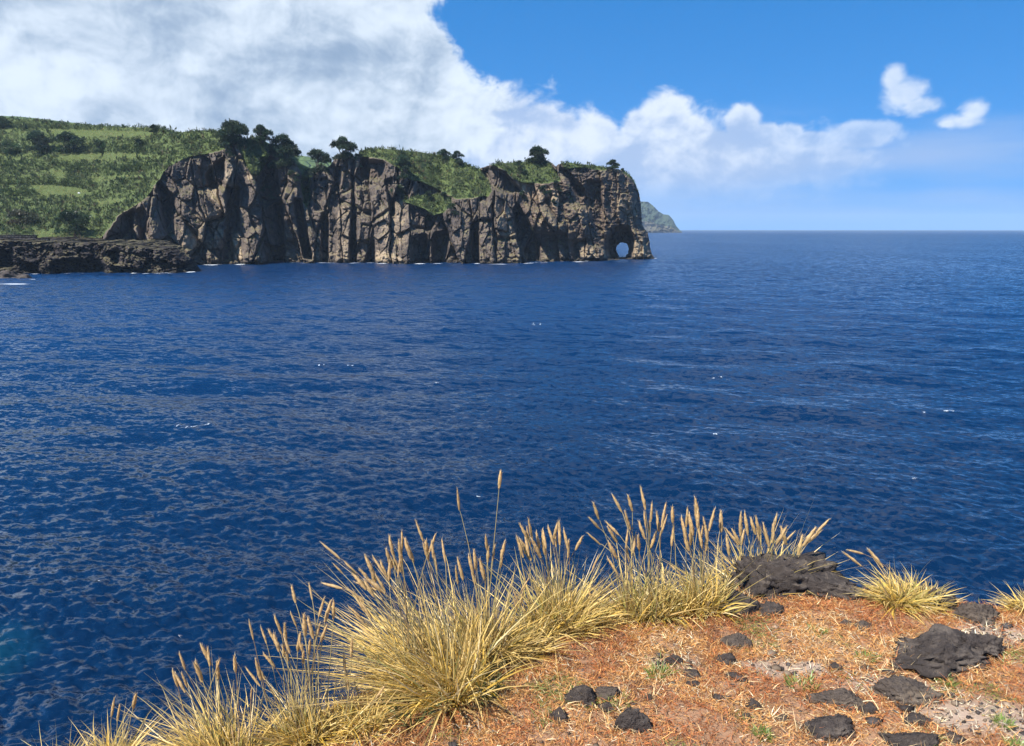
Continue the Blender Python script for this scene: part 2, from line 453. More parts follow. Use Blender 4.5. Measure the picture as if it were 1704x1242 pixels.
# far off the waves are too small to model: their steep fronts face the shore
front = (s2u._m('ABSOLUTE') * 2.2 + s1u._m('ABSOLUTE') * 0.9) * dist_c.lin(25.0, 120.0, 0.0, 1.1)
nt.links.new(xyz(nt, su * ca - sv * sa, (su * sa + sv * ca) * dist_c.lin(25.0, 120.0, 1.0, 0.4) - front, 0.0), ad.inputs[1])
nm = nt.nodes.new('ShaderNodeVectorMath'); nm.operation = 'NORMALIZE'; nt.links.new(ad.outputs[0], nm.inputs[0])
nb2 = nm.outputs[0]
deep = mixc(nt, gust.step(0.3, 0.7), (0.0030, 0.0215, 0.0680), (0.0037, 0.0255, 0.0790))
deep = mixc(nt, dist_c.lin(30.0, 170.0, 1.0, 0.0), deep, (0.0017, 0.0118, 0.0365))       # paler with distance: far sky reflection is put into the water colour
shal = noise(nt, xyz(nt, x * 0.05, y * 0.05, 2.0), 1.0, 2, 0.5)
sh_x, sh_y, _ = on_z(-75, 1110, 0.0)
near = (((x - float(sh_x)).pow(2.0) + (y - float(sh_y)).pow(2.0)).pow(0.5) + (shal - 0.5) * 6.0).lin(0.5, 3.6, 1.0, 0.0).clamp()
deep = mixc(nt, near * 0.3, deep, (0.006, 0.09, 0.12))
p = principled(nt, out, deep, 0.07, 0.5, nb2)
p.inputs['IOR'].default_value = 1.36
nt.links.new(dist_c.lin(100.0, 2500.0, 0.06, 0.22).s, p.inputs['Roughness'])
M_SEA = m
link('sea', mesh_np('sea', SV, [grid_faces(*sx.shape)[:, ::-1]], M_SEA, True), kind='structure', label='deep blue choppy sea reaching to the horizon')

# ------------------------------------------------------------------ the headland
def row_dist(px, row):           # how far away the sea surface is at that pixel
    return on_z(px, row, 0.0)[1]
STEP = 0.9
pxs = np.arange(-60, 1106, STEP); rws = np.arange(178, 470, STEP)
PX, RW = np.meshgrid(pxs, rws)
def curve(pts): a = np.array(pts, float); return a[:, 0], a[:, 1]
WL = curve([(-60, 450), (0, 449), (160, 447), (250, 444), (330, 441), (420, 439.5), (480, 437.5), (600, 437), (700, 439), (800, 438), (860, 437), (900, 436.2), (950, 435), (1000, 433.4), (1050, 431.8), (1088, 431), (1106, 431)])
D0 = row_dist(pxs, np.interp(pxs, *WL))
D0 = blur(D0, 10, 0)
SKYL = curve([(-60, 193), (0, 196), (60, 199), (100, 204), (150, 208), (210, 211), (265, 214), (285, 218), (300, 220), (330, 217), (358, 217), (372, 222), (384, 238), (398, 240), (408, 232), (420, 229), (432, 231), (441, 238), (447, 256),
              (456, 262), (470, 262), (486, 266), (496, 284), (500, 300), (505, 296), (512, 292), (518, 296), (522, 290), (535, 284), (548, 276), (556, 266), (570, 256), (584, 256), (592, 268), (597, 253), (606, 249), (630, 247), (655, 249), (690, 252), (740, 259), (765, 267), (785, 277),
              (797, 281), (808, 277), (826, 272), (845, 271), (870, 270), (895, 266), (908, 266), (918, 271), (925, 277), (930, 273), (945, 270), (970, 274), (1000, 277), (1012, 280), (1030, 282), (1040, 285), (1050, 293), (1058, 306), (1064, 322), (1067, 340), (1069, 376), (1106, 376)])
SKR = np.interp(pxs, *SKYL) + 1.2 * fbm(pxs / 5.0, pxs * 0, 3, 21)
# green slopes: polygons in the picture plane, later pushed back along the slope
VEG = [
 [(-70, 170), (390, 170), (384, 246), (370, 249), (355, 254), (330, 259), (300, 266), (276, 281), (263, 300), (246, 328), (222, 344), (200, 355), (178, 384), (164, 404), (-70, 404)],
 [(396, 246), (408, 225), (440, 225), (447, 262), (443, 272), (430, 292), (418, 292), (408, 270)],
 [(500, 255), (518, 255), (515, 330), (510, 352), (506, 340), (500, 310)],
 [(597, 240), (652, 240), (745, 250), (792, 272), (812, 298), (819, 318), (812, 327), (760, 332), (742, 322), (700, 303), (682, 300), (664, 281), (640, 266), (622, 262), (598, 262)],
 [(668, 336), (690, 326), (735, 322), (752, 332), (748, 346), (734, 356), (722, 360), (706, 348), (690, 342)],
 [(803, 270), (842, 262), (905, 258), (925, 285), (934, 302), (905, 306), (868, 305), (854, 298), (838, 282), (822, 277)],
 [(927, 262), (1012, 268), (1010, 284), (975, 280), (940, 281)],
]
veg = np.zeros(PX.shape); wob = 3.0 * fbm(PX / 9.0, RW / 9.0, 3, 33)
for p_ in VEG: veg = np.maximum(veg, inpoly(PX + wob, RW + wob * 0.8, p_).astype(float))
veg[:, pxs > 1036] = np.maximum(veg, (np.abs(RW - np.maximum(SKR, 0)[None, :]) < 4.5).astype(float))[:, pxs > 1036] * (RW[:, pxs > 1036] < 330)
vegs = blur(blur(veg, 2, 0), 2, 1)
# metres pushed back for each picture row climbed
mpp = D0 / FPX
rate = np.where(veg > 0, np.interp(PX, [-60, 150, 380, 600, 900, 1106], [1.05, 0.95, 0.75, 0.62, 0.55, 0.3]) * np.where((PX > 394) & (PX < 450), 0.35, 1.0), np.interp(PX, [-60, 300, 900, 1106], [0.08, 0.085, 0.10, 0.05]))
rate[(veg < 1) & (PX < 175) & (RW > 398)] = 0.4
lean = np.cumsum((rate * STEP)[::-1], 0)[::-1]
wl_i = np.clip(np.searchsorted(rws, np.interp(pxs, *WL)), 0, len(rws) - 1)
lean = lean - lean[wl_i, np.arange(len(pxs))][None, :]
lean = blur(blur(lean, 3, 1), 1, 0)
X0 = (PX - CX) / FPX * D0[None, :]; Z0 = CAM_H + (381.6 - RW) / FPX * D0[None, :]
# --- rock relief (metres, + is away from the viewer)
wx = X0 + 2.2 * fbm(X0 / 14, Z0 / 18, 3, 41) + 0.10 * Z0 * np.sin(X0 / 31.0)
cols = facets(wx / 13.0, Z0 / 46.0 + 0.10 * wx / 13.0, 5, 11.0, 8.0, 4.5, 0.08)          # tall buttresses
blocks = facets(wx / 5.2 + 7, Z0 / 12.0 + 0.12 * wx / 5.2, 8, 5.0, 4.4, 2.2, 0.10)          # slabs on them
chips = facets(wx / 1.9 + 3, Z0 / 3.0 + 0.2 * wx / 1.9, 9, 1.5, 1.6, 0.7, 0.14)
joint = facets(wx / 1.3 + 1, Z0 / 8.0, 10, 0.7, 0.5, 0.5, 0.16)
tal_f, _, tal_i = worley(X0 / 3.2, Z0 / 2.2, 14)
talus = -(2.5 + 4.5 * tal_i) * np.clip(0.75 - tal_f, 0, 1) * (1 - sstep(1.0, 7.0, Z0 + 3 * fbm(X0 / 12, Z0 * 0, 2, 15)))  # fallen boulders at the foot
rough_ = 1.5 * fbm(X0 / 6.0, Z0 / 7.0, 4, 51, 0.55) - 1.1 * fbm(X0 / 9.0, Z0 / 12.0, 4, 52, 0.55, True)
strata = 0.9 * np.abs(perlin(Z0 / 2.6 + 0.05 * X0 + 1.2 * fbm(X0 / 18, Z0 / 18, 2, 55), X0 / 30.0, 56)) + 0.5 * perlin(Z0 / 1.1 + 0.05 * X0, X0 / 14.0, 57)
east = sstep(840, 960, PX)                                             # rounder, banded rock towards the point
rel = cols * (1 - 0.45 * east) + blocks * (1 - 0.15 * east) + talus + 0.65 * chips + 0.55 * joint * (1 - 0.7 * east) + rough_ * (1 + 0.5 * east) + strata * (0.35 + 0.75 * east) + east * (1.6 * fbm(X0 / 3.4, Z0 / 1.7, 4, 58, 0.6) - 1.6 * fbm(X0 / 8.0, Z0 / 5.0, 3, 59, 0.6, True))
rel *= 1 - sstep(0.25, 0.75, vegs)
rel += vegs * (1.3 * fbm(PX / 16.0, RW / 10.0, 4, 61))
FEAT = [  # depth in metres, softness in grid cells, ramp (0 even, 1 deepening to the right), outline
 (8, 2, 0.3, [(263, 303), (276, 312), (291, 330), (288, 390), (278, 392), (268, 345)]),
 (11, 2, 0, [(344, 292), (358, 272), (373, 262), (373, 313), (350, 313)]),
 (5, 1, 0, [(376, 311), (398, 313), (396, 386), (379, 386)]), (7, 1, 0, [(374, 384), (384, 380), (390, 433), (372, 433)]),
 (8, 2, 0, [(433, 264), (458, 264), (463, 330), (440, 345), (429, 322)]), (12, 1, 1, [(441, 348), (470, 332), (475, 437), (445, 437)]),
 (15, 1, 0.2, [(489, 330), (500, 332), (519, 424), (519, 432), (505, 430), (495, 375)]),
 (4, 1, 0, [(520, 298), (545, 295), (544, 352), (524, 350)]), (9, 1, 0, [(536, 356), (546, 350), (546, 436), (536, 436)]),
 (6, 1, 0, [(556, 280), (568, 278), (567, 318), (557, 318)]), (5, 1, 0, [(585, 268), (590, 268), (591, 366), (586, 366)]), (10, 1, 0, [(584, 366), (592, 360), (593, 439), (582, 439)]),
 (8, 1, 0, [(622, 398), (626, 440), (604, 440)]), (7, 2, 0, [(601, 266), (640, 270), (636, 301), (604, 297)]),
 (9, 2, 0, [(683, 396), (710, 391), (716, 440), (684, 440)]), (9, 2, 0, [(722, 389), (748, 385), (742, 440), (720, 440)]), (10, 1, 0, [(786, 386), (795, 380), (798, 440), (787, 440)]),
 (11, 1, 0, [(854, 348), (862, 340), (880, 370), (898, 405), (898, 439), (878, 436), (861, 402)]),
 (4, 1, 0, [(890, 387), (944, 389), (946, 440), (897, 440)]), (6, 2, 0, [(951, 404), (975, 397), (973, 432), (955, 432)]),
 (11, 2, 0.7, [(802, 288), (812, 281), (824, 279), (843, 290), (868, 318), (846, 322), (820, 312)]),
 (7, 2, 0, [(932, 284), (942, 281), (974, 320), (966, 330)]), (6, 2, 0, [(975, 300), (1000, 305), (1005, 385), (985, 370)]),
 (9, 2, 0.8, [(171, 404), (198, 361), (222, 350), (220, 408), (200, 410)]), (5, 2, 0, [(225, 352), (240, 345), (252, 400), (235, 405)]),
 (5, 2, 0, [(905, 330), (912, 330), (935, 372), (928, 376)]), (6, 1, 0, [(641, 300), (652, 296), (658, 358), (650, 360)]),
 (-4, 3, 0, [(372, 270), (388, 258), (398, 288), (395, 311), (373, 311)]), (-4, 3, 0, [(410, 300), (428, 292), (430, 342), (414, 346)]),
 (-7, 3, 0, [(404, 402), (418, 382), (436, 380), (443, 439), (403, 439)]), (-5, 2, 0, [(307, 415), (362, 420), (366, 441), (310, 441)]),
 (-5, 3, 0, [(469, 312), (488, 320), (489, 360), (478, 376), (467, 360)]), (-6, 3, 0, [(560, 348), (574, 335), (586, 335), (584, 439), (558, 439)]),
 (-4, 3, 0, [(593, 362), (621, 355), (615, 400), (594, 408)]), (-4, 3, 0, [(592, 312), (629, 312), (628, 350), (593, 355)]), (-5, 1, 0, [(796, 334), (818, 340), (823, 440), (798, 440)]),
 (-9, 7, 0, [(874, 346), (890, 338), (915, 348), (941, 374), (942, 387), (892, 387), (880, 372)]), (-4, 4, 0, [(944, 345), (976, 345), (977, 385), (950, 392)]),
 (-4, 3, 0, [(1052, 386), (1072, 388), (1088, 432), (1050, 432)]), (-5, 3, 0, [(964, 406), (1000, 410), (1018, 433), (966, 433)]),
 (-3, 4, 0, [(626, 352), (680, 332), (690, 400), (702, 440), (640, 440), (628, 400)]), (-4, 5, 0, [(296, 322), (348, 314), (374, 345), (374, 418), (300, 415)]),
 (-7, 4, 0, [(398, 244), (410, 226), (440, 226), (447, 262), (430, 292), (418, 292)]),
 (-3, 3, 0, [(235, 335), (250, 331), (262, 350), (268, 400), (245, 400)]),
]
for dpt, soft, ramp, poly in FEAT:
    mk = inpoly(PX + wob * 0.35, RW + wob * 0.3, poly).astype(float)
    if ramp:
        xs_ = [q[0] for q in poly]; t = np.clip((PX - min(xs_)) / (max(xs_) - min(xs_)), 0, 1); mk = mk * (1 - ramp + ramp * t)
    mk = blur(blur(mk, soft, 0), soft, 1)
    rel += dpt * (1.35 if dpt > 0 else 1.15) * mk
# the point bends away; the arch is cut right through it
XR = np.interp(rws, [178, 282, 285, 293, 306, 322, 340, 376, 388, 400, 415, 422, 430, 470], [1030, 1032, 1040, 1050, 1058, 1064, 1067, 1069.5, 1078, 1081, 1082.5, 1085, 1089, 1092]) + 0.8 * fbm(rws / 6.0, rws * 0, 3, 77)
rel += 9.0 * np.clip(1 - (XR[:, None] - PX) / 22.0, 0, 1) ** 2 * (PX > 990)
porch = blur(blur(inpoly(PX, RW, [(1008, 430), (1011, 398), (1022, 379), (1044, 378), (1053, 396), (1051, 430)]).astype(float), 3, 0), 3, 1)
rel += 22.0 * porch
ra = np.hypot((PX - 1035.5) / 10.2, np.where(RW < 415, (RW - 415) / 10.6, (RW - 415) / 13.0) )
ra = np.maximum(ra, np.abs(PX - 1036.5) / 10.2 * (1 + 0.08 * np.maximum(RW - 418, 0))) + 0.16 * perlin(PX / 5.0, RW / 5.0, 71)
rel += 12.0 * (1 - sstep(1.0, 1.35, ra))
YY = D0[None, :] + lean + rel
# close the top and the end of the land: beyond the outline the surface runs back instead of up
over = np.maximum(SKR[None, :] - RW, 0.0); pastx = np.maximum(PX - XR[:, None], 0.0) * (PX > 1000)
RWc = np.maximum(RW, SKR[None, :]); PXc = PX - pastx
ii = np.clip((RWc - rws[0]) / STEP, 0, len(rws) - 1); i0 = ii.astype(int)
YE = np.take_along_axis(YY, i0, 0)                                        # distance at the brow
hx_, _, hz_ = at(PXc, RWc, YE)
thick = np.interp(PX, [-60, 960, 1010, 1106], [2.6, 2.6, 1.1, 1.0])
back = over * thick + pastx * 2.0
HV = np.stack([hx_ * (1 + 0 * back), YE + back, hz_ + np.where(over > 0, -0.04 * back + 0.5 * fbm(PX / 4, RW / 3, 2, 81), 0)], -1)
quad = lambda a: a[:-1, :-1] | a[1:, :-1] | a[:-1, 1:] | a[1:, 1:]
kill = quad(ra < 1.0) & (RW[:-1, :-1] < 440)
allow = (over < 26) & (pastx < 15) & (HV[..., 2] > -4.0)
keep = allow[:-1, :-1] & allow[1:, :-1] & allow[:-1, 1:] & allow[1:, 1:] & ~kill
vegs = np.maximum(vegs, sstep(0.5, 3.0, over))
tint = np.zeros(PX.shape); redm = np.zeros(PX.shape)
for val, poly in ((0.9, [(342, 311), (362, 312), (372, 345), (352, 335)]), (1.0, [(384, 392), (398, 386), (404, 433), (380, 433)]), (0.7, [(560, 348), (586, 336), (584, 439), (558, 439)]),
                  (0.9, [(625, 415), (650, 420), (690, 440), (620, 440)]), (0.5, [(626, 352), (680, 332), (700, 400), (680, 430), (640, 410)]), (0.9, [(410, 285), (432, 280), (428, 300), (412, 300)]),
                  (0.9, [(845, 300), (905, 303), (930, 318), (940, 345), (915, 345), (880, 330)]), (0.6, [(820, 340), (850, 345), (860, 400), (835, 400)]), (0.5, [(372, 270), (398, 270), (395, 311), (373, 311)]),
                  (0.45, [(880, 345), (935, 355), (940, 385), (890, 380)]), (0.7, [(300, 340), (370, 345), (372, 415), (300, 415)]), (0.7, [(505, 330), (515, 330), (520, 380), (512, 370)]),
                  (0.5, [(960, 330), (1060, 330), (1066, 370), (960, 360)]), (0.8, [(1050, 400), (1075, 400), (1086, 430), (1050, 430)]), (0.8, [(965, 410), (1015, 415), (1018, 432), (965, 430)]),
                  (0.9, [(60, 384), (165, 392), (180, 402), (60, 402)]), (0.5, [(810, 440), (860, 425), (940, 430), (940, 440)]), (0.6, [(470, 420), (560, 418), (560, 440), (470, 440)])):
    tint = np.maximum(tint, val * inpoly(PX + wob, RW + wob, poly))
for val, poly in ((0.8, [(458, 268), (475, 266), (472, 305), (464, 305)]), (0.4, [(600, 262), (640, 264), (620, 300)]), (0.4, [(840, 300), (1060, 290), (1066, 400), (900, 420)])):
    redm = np.maximum(redm, val * inpoly(PX + wob, RW + wob, poly))
tint = blur(blur(tint, 2, 0), 2, 1); redm = blur(blur(redm, 3, 0), 3, 1)
F_ = grid_faces(*PX.shape, keep)[:, ::-1]
V_, F_, A_ = compact(HV.reshape(-1, 3), F_, {'veg': vegs.ravel(), 'tint': tint.ravel(), 'red': redm.ravel()})
M_CLIFF = cliff_mat('cliff_rock', (0.060, 0.049, 0.043), (0.175, 0.137, 0.107), (0.38, 0.29, 0.19), (0.085, 0.110, 0.036), bdist=0.45)
link('headland', mesh_np('headland', V_, [F_], M_CLIFF, False, A_), kind='structure', label='dark basalt headland of broken columns with a sea arch at its point')
def surf(px, row):
    """point on the headland that shows at this pixel"""
    i = np.clip(((np.asarray(row, float) - rws[0]) / STEP).round().astype(int), 0, len(rws) - 1)
    j = np.clip(((np.asarray(px, float) - pxs[0]) / STEP).round().astype(int), 0, len(pxs) - 1)
    return HV[i, j]

# ------------------------------------------------------------------ lava shelf in front of the hillside
spx = np.arange(-70, 336, 0.9); srw = np.arange(384, 470, 0.75)
SPX, SRW = np.meshgrid(spx, srw)
s_wl = np.interp(spx, [-70, 0, 60, 180, 260, 300, 318, 336], [458, 457, 455, 455, 454.5, 453.5, 452.5, 449])
s_top = np.interp(spx, [-70, 0, 40, 80, 110, 165, 200, 250, 290, 305, 316, 324, 330], [400, 401, 402, 404, 404, 404, 407, 414, 422, 429, 438, 447, 456]) + 2.6 * fbm(spx / 11, spx * 0, 4, 90, 0.6) + 1.2 * np.abs(perlin(spx / 4.0, spx * 0, 96))
sD = blur(row_dist(spx, s_wl), 8, 0)
sX = (SPX - CX) / FPX * sD[None, :]; sZ = CAM_H + (381.6 - SRW) / FPX * sD[None, :]
s_wx = sX + 3 * fbm(sX / 9, sZ / 6, 3, 93); s_wz = sZ + 2 * fbm(sX / 8, sZ / 8, 3, 95)
s_rel = facets(s_wx / 9.0, s_wz / 5.5 + s_wx / 30, 12, 4.5, 3.4, 1.2, 0.08) + facets(s_wx / 2.6, s_wz / 1.6 + s_wx / 9, 13, 1.4, 1.5, 0.5, 0.1) + facets(s_wx / 1.0, s_wz / 0.8, 16, 0.6, 0.7, 0.2, 0.1) + 2.4 * fbm(sX / 5, sZ / 4, 5, 91, 0.6) - 1.6 * fbm(sX / 7, sZ / 5, 4, 92, 0.6, True)
for dpt, soft, poly in ((9, 3, [(85, 438), (110, 432), (165, 434), (178, 448), (172, 460), (88, 460)]), (5, 3, [(0, 420), (20, 416), (22, 440), (0, 446)]), (4, 3, [(182, 420), (196, 414), (200, 440), (188, 440)]), (6, 3, [(-40, 430), (-15, 428), (-15, 452), (-40, 452)])):
    s_rel += dpt * blur(blur(inpoly(SPX, SRW, poly).astype(float), soft, 0), soft, 1)
sY = sD[None, :] + s_rel + 0.10 * (s_wl[None, :] - SRW)
s_over = np.maximum(s_top[None, :] - SRW, 0)
sR = np.maximum(SRW, s_top[None, :])
si = np.clip((sR - srw[0]) / 0.75, 0, len(srw) - 1).astype(int)
sYE = np.take_along_axis(sY, si, 0)
ax, ay, az_ = at(SPX, sR, sYE)
SHV = np.stack([ax, ay + s_over * np.interp(SPX, [-70, 150, 260, 300, 336], [5.5, 5.0, 2.0, 0.5, 0.3]), az_ + np.where(s_over > 0, 0.03 * s_over + np.minimum(s_over, 3) * 0.5 * fbm(SPX / 6, SRW / 4, 4, 94, 0.6), 0)], -1)
ok = (SHV[..., 2] > -3) & (s_over < 13)
ok = ok[:-1, :-1] & ok[1:, :-1] & ok[:-1, 1:] & ok[1:, 1:]
F_ = grid_faces(*SPX.shape, ok)[:, ::-1]
V_, F_, A_ = compact(SHV.reshape(-1, 3), F_, {'veg': 0 * SPX.ravel(), 'tint': (0.35 * (SRW < s_top[None, :] + 2) * (SPX > 60)).ravel(), 'red': 0.1 + 0 * SPX.ravel()})
M_LAVA = cliff_mat('lava_rock', (0.028, 0.024, 0.024), (0.066, 0.054, 0.050), (0.21, 0.165, 0.12), scale=1.5)
link('lava_shelf', mesh_np('lava_shelf', V_, [F_], M_LAVA, False, A_), kind='structure', label='low black lava shelf at the water below the green hillside')
def shelf(px, row):
    i = np.clip(((np.asarray(row, float) - srw[0]) / 0.75).round().astype(int), 0, len(srw) - 1)
    j = np.clip(((np.asarray(px, float) - spx[0]) / 0.9).round().astype(int), 0, len(spx) - 1)
    return SHV[i, j]

# ------------------------------------------------------------------ far cape beyond the arch, and the hills inland
def ridge(name, label, px0, px1, dpx, sky_pts, wl_row, Y, seed, amp, veg_above, run, mat):
    p = np.arange(px0, px1, dpx); top = np.interp(p, *curve(sky_pts)); n = 46
    t = np.linspace(0, 1, n)[:, None]
    rr = top[None, :] + (wl_row - top)[None, :] * (1 - t) + 0 * t
    P_ = p[None, :] + 0 * t
    px_m = Y / FPX
    rl = amp * (fbm(P_ * px_m / 40, rr * px_m / 30, 4, seed, 0.6) - 0.8 * fbm(P_ * px_m / 70, rr * px_m / 60, 4, seed + 3, 0.55, True))
    Yd = Y + rl + run * t ** 1.5
    a, b, c = at(P_, rr, Yd)
    V = np.stack([a, b, c], -1); V[0, :, 2] = np.minimum(V[0, :, 2], -2)
    back_ = np.stack([a[-1], b[-1] + 500, c[-1] - 30], -1)[None]
    V = np.concatenate([V, back_], 0)
    vg = np.concatenate([np.clip((t - veg_above) / 0.15 + 0.4 * fbm(P_ / 4, rr / 4, 3, seed + 5), 0, 1), np.ones((1, len(p)))], 0)
    z = 0 * vg
    return link(name, mesh_np(name, V.reshape(-1, 3), [grid_faces(*vg.shape)], mat, False, {'veg': vg.ravel(), 'tint': z.ravel(), 'red': z.ravel()}), kind='structure', label=label)
M_CAPE = cliff_mat('cape_rock', (0.06, 0.055, 0.05), (0.12, 0.11, 0.09), (0.2, 0.18, 0.14), (0.052, 0.074, 0.046), scale=0.12)  # green greyed so part of the distance haze is in the colour
ridge('far_cape', 'hazy green cape far off beyond the arch', 1020, 1136, 0.8, [(1020, 338), (1050, 336), (1066, 335.5), (1078, 336), (1086, 342), (1096, 352), (1104, 357), (1113, 358), (1120, 366), (1125, 376), (1131, 383), (1136, 387)], 387.0, 3900.0, 301, 70.0, 0.28, 250.0, M_CAPE)
M_HILL = cliff_mat('hill_pasture', (0.10, 0.10, 0.05), (0.12, 0.12, 0.05), (0.3, 0.24, 0.15), (0.075, 0.115, 0.035), scale=0.06)
ridge('distant_hill', 'pale green hills inland behind the hedged slope', -140, 640, 3.0, [(-140, 186), (0, 193), (30, 194), (60, 197), (85, 200), (110, 203), (160, 209), (240, 220), (330, 236), (420, 250), (500, 259), (520, 262), (560, 272), (640, 300)], 380.0, 1250.0, 311, 16.0, 0.02, 300.0, M_HILL)

# ------------------------------------------------------------------ leaf tufts
def tufts(P, N, size, col, n_leaf, seed, up=0.7, flat=0.55, aspect=0.45, shade=0.25):
    """n_leaf leaf blades around every point of P (k,3); N outward dirs (k,3); size (k,), col (k,3)"""
    r = np.random.default_rng(seed)
    k = len(P); n = k * n_leaf
    pi = np.repeat(np.arange(k), n_leaf)
    off = r.normal(size=(n, 3)); off /= np.linalg.norm(off, axis=1, keepdims=True)
    s = size[pi][:, None]
    c = P[pi] + off * s * flat * r.uniform(0.2, 1.0, (n, 1))
    d = off * 0.7 + N[pi] * up + r.normal(size=(n, 3)) * 0.35; d /= np.linalg.norm(d, axis=1, keepdims=True)
    side = np.cross(d, r.normal(size=(n, 3))); side /= np.linalg.norm(side, axis=1, keepdims=True) + 1e-9
    L = s * r.uniform(0.35, 0.75, (n, 1)); w = L * aspect
    # a pointed four-corner leaf, folded a little along its middle
    nrm = np.cross(side, d)
    a = c - d * L * 0.5; b = c + side * w * 0.5 + nrm * w * 0.15; e = c + d * L * 0.5; f = c - side * w * 0.5 + nrm * w * 0.15
    V = np.stack([a, b, e, f], 1).reshape(-1, 3)
    i = np.arange(n)[:, None] * 4
    F = np.concatenate([i, i + 1, i + 2, i + 3], 1)
    C = col[pi] * np.exp(r.normal(0, shade, (n, 1))) * (1 + r.normal(0, 0.06, (n, 3)))
    return V, F, np.repeat(np.clip(C, 0.004, 1), 4, 0)
class Soup:
    def __init__(s): s.V, s.F, s.C, s.n = [], [], [], 0
    def add(s, V, F, C):
        s.V.append(V); s.F.append(F + s.n); s.C.append(C); s.n += len(V)
    def mesh(s, name, mat):
        by = {}
        for f in s.F: by.setdefault(f.shape[1], []).append(f)
        return mesh_np(name, np.concatenate(s.V), [np.concatenate(v) for v in by.values()], mat, False, {'col': np.concatenate(s.C)})
UPV = np.array([0, 0, 1.0])

# ------------------------------------------------------------------ scrub on the slopes
GRASS = [  # open grass strips between the hedges
 [(80, 216), (262, 213), (268, 222), (250, 229), (120, 231), (86, 226)], [(94, 255), (236, 256), (246, 264), (160, 269), (106, 268)], [(80, 283), (106, 282), (112, 298), (90, 300)],
 [(50, 308), (100, 310), (150, 317), (142, 329), (66, 328)], [(-40, 254), (40, 256), (60, 262), (-40, 262)], [(150, 296), (230, 292), (240, 298), (160, 303)], [(160, 336), (215, 330), (205, 340), (165, 344)], [(58, 384), (110, 388), (172, 384), (160, 402), (60, 402)], [(-30, 214), (20, 213), (22, 220), (-30, 221)],
]
n_try = 60000
qx = rng.uniform(-60, 1068, n_try); qy = rng.uniform(196, 404, n_try)
gi = np.clip(((qy - rws[0]) / STEP).astype(int), 0, len(rws) - 1); gj = np.clip(((qx - pxs[0]) / STEP).astype(int), 0, len(pxs) - 1)
okm = (vegs[gi, gj] > 0.55) & (qy > SKR[gj] - 0.5)
ingr = np.zeros(n_try, bool)
for g in GRASS: ingr |= inpoly(qx + 4 * fbm(qx / 12, qy / 5, 2, 15), qy + 1.5 * fbm(qx / 12, qy / 5, 2, 16), g)
hill = (qx < 300)
dens = np.where(hill, 0.62, 0.85)
pick = okm & ~ingr & (rng.uniform(size=n_try) < dens)
sel = HV[gi[pick], gj[pick]]; sx_, sy_ = qx[pick], qy[pick]
tone = fbm(sx_ / 30.0, sy_ / 6.0, 3, 17); tone2 = fbm(sx_ / 7.0, sy_ / 5.0, 2, 18)
ca_ = np.array([0.068, 0.094, 0.040]); cb_ = np.array([0.122, 0.138, 0.068]); cd_ = np.array([0.032, 0.054, 0.024]); ce_ = np.array([0.11, 0.085, 0.050])
cc = ca_ + (cb_ - ca_) * np.clip(0.42 + tone * 1.1, 0, 1)[:, None]
cc = cc + (cd_ - cc) * np.clip(tone2 * 2.2 + 0.1, 0, 0.85)[:, None]
cc = np.where((rng.uniform(size=len(cc)) < 0.05)[:, None], ce_, cc)
sz = np.where(sx_ < 300, 1.8, 1.45) * np.exp(rng.normal(0, 0.30, len(sel))) * (0.75 + 0.9 * np.clip(fbm(sx_ / 16.0, sy_ / 7.0, 2, 19) + 0.35, 0, 1))
soup = Soup()
soup.add(*tufts(sel + UPV * (sz * 0.25)[:, None], np.repeat(UPV[None], len(sel), 0), sz, cc, 8, 21, up=1.0, aspect=0.34, shade=0.3))
link('slope_scrub', soup.mesh('slope_scrub', M_SCRUB), kind='stuff', label='dense green cane and scrub covering the hillside and cliff tops')
print('scrub tufts', len(sel))
# tufts of grass and small green plants on the ledges of the rock
gxv = np.gradient(HV, axis=1); gyv = np.gradient(HV, axis=0); nrm_ = np.cross(gxv, gyv); nrm_ = nrm_ / (np.linalg.norm(nrm_, axis=2, keepdims=True) + 1e-9)
nz_ = np.abs(blur(blur(nrm_[..., 2], 1, 0), 1, 1))
cand = (nz_ > 0.42) & (vegs < 0.3) & (over <= 0) & (pastx <= 0) & (HV[..., 2] > 5) & (fbm(PX / 22.0, RW / 22.0, 3, 63) > 0.02)
ci_, cj_ = np.nonzero(cand); pk = rng.permutation(len(ci_))[:2600]; lp = HV[ci_[pk], cj_[pk]]
lc = np.where((rng.uniform(size=(len(lp), 1)) < 0.55), np.array([[0.17, 0.155, 0.060]]), np.array([[0.07, 0.095, 0.034]])) * np.exp(rng.normal(0, 0.25, (len(lp), 1)))
soup = Soup(); soup.add(*tufts(lp + UPV * 0.15, np.repeat(UPV[None], len(lp), 0), 0.75 * np.exp(rng.normal(0, 0.35, len(lp))), lc, 6, 23, up=0.8, aspect=0.35, shade=0.25))
link('ledge_plants', soup.mesh('ledge_plants', M_SCRUB), kind='stuff', label='grass and small green plants growing on the cliff ledges')
# short grass on the open strips
pk = okm & ingr
gs = HV[gi[pk], gj[pk]]
gs = np.repeat(gs, 3, 0) + rng.normal(size=(len(gs) * 3, 3)) * np.array([0.6, 0.8, 0.08])
gc = np.where(rng.uniform(size=(len(gs), 1)) < 0.3, np.array([[0.42, 0.35, 0.16]]), np.array([[0.25, 0.29, 0.10]]))
soup = Soup(); soup.add(*tufts(gs, np.repeat(UPV[None], len(gs), 0), rng.uniform(0.5, 0.9, len(gs)), gc, 5, 22, up=0.8, aspect=0.4, shade=0.15))
link('pasture_grass', soup.mesh('pasture_grass', M_SCRUB), kind='stuff', label='pale green grass on the open strips between hillside hedges')

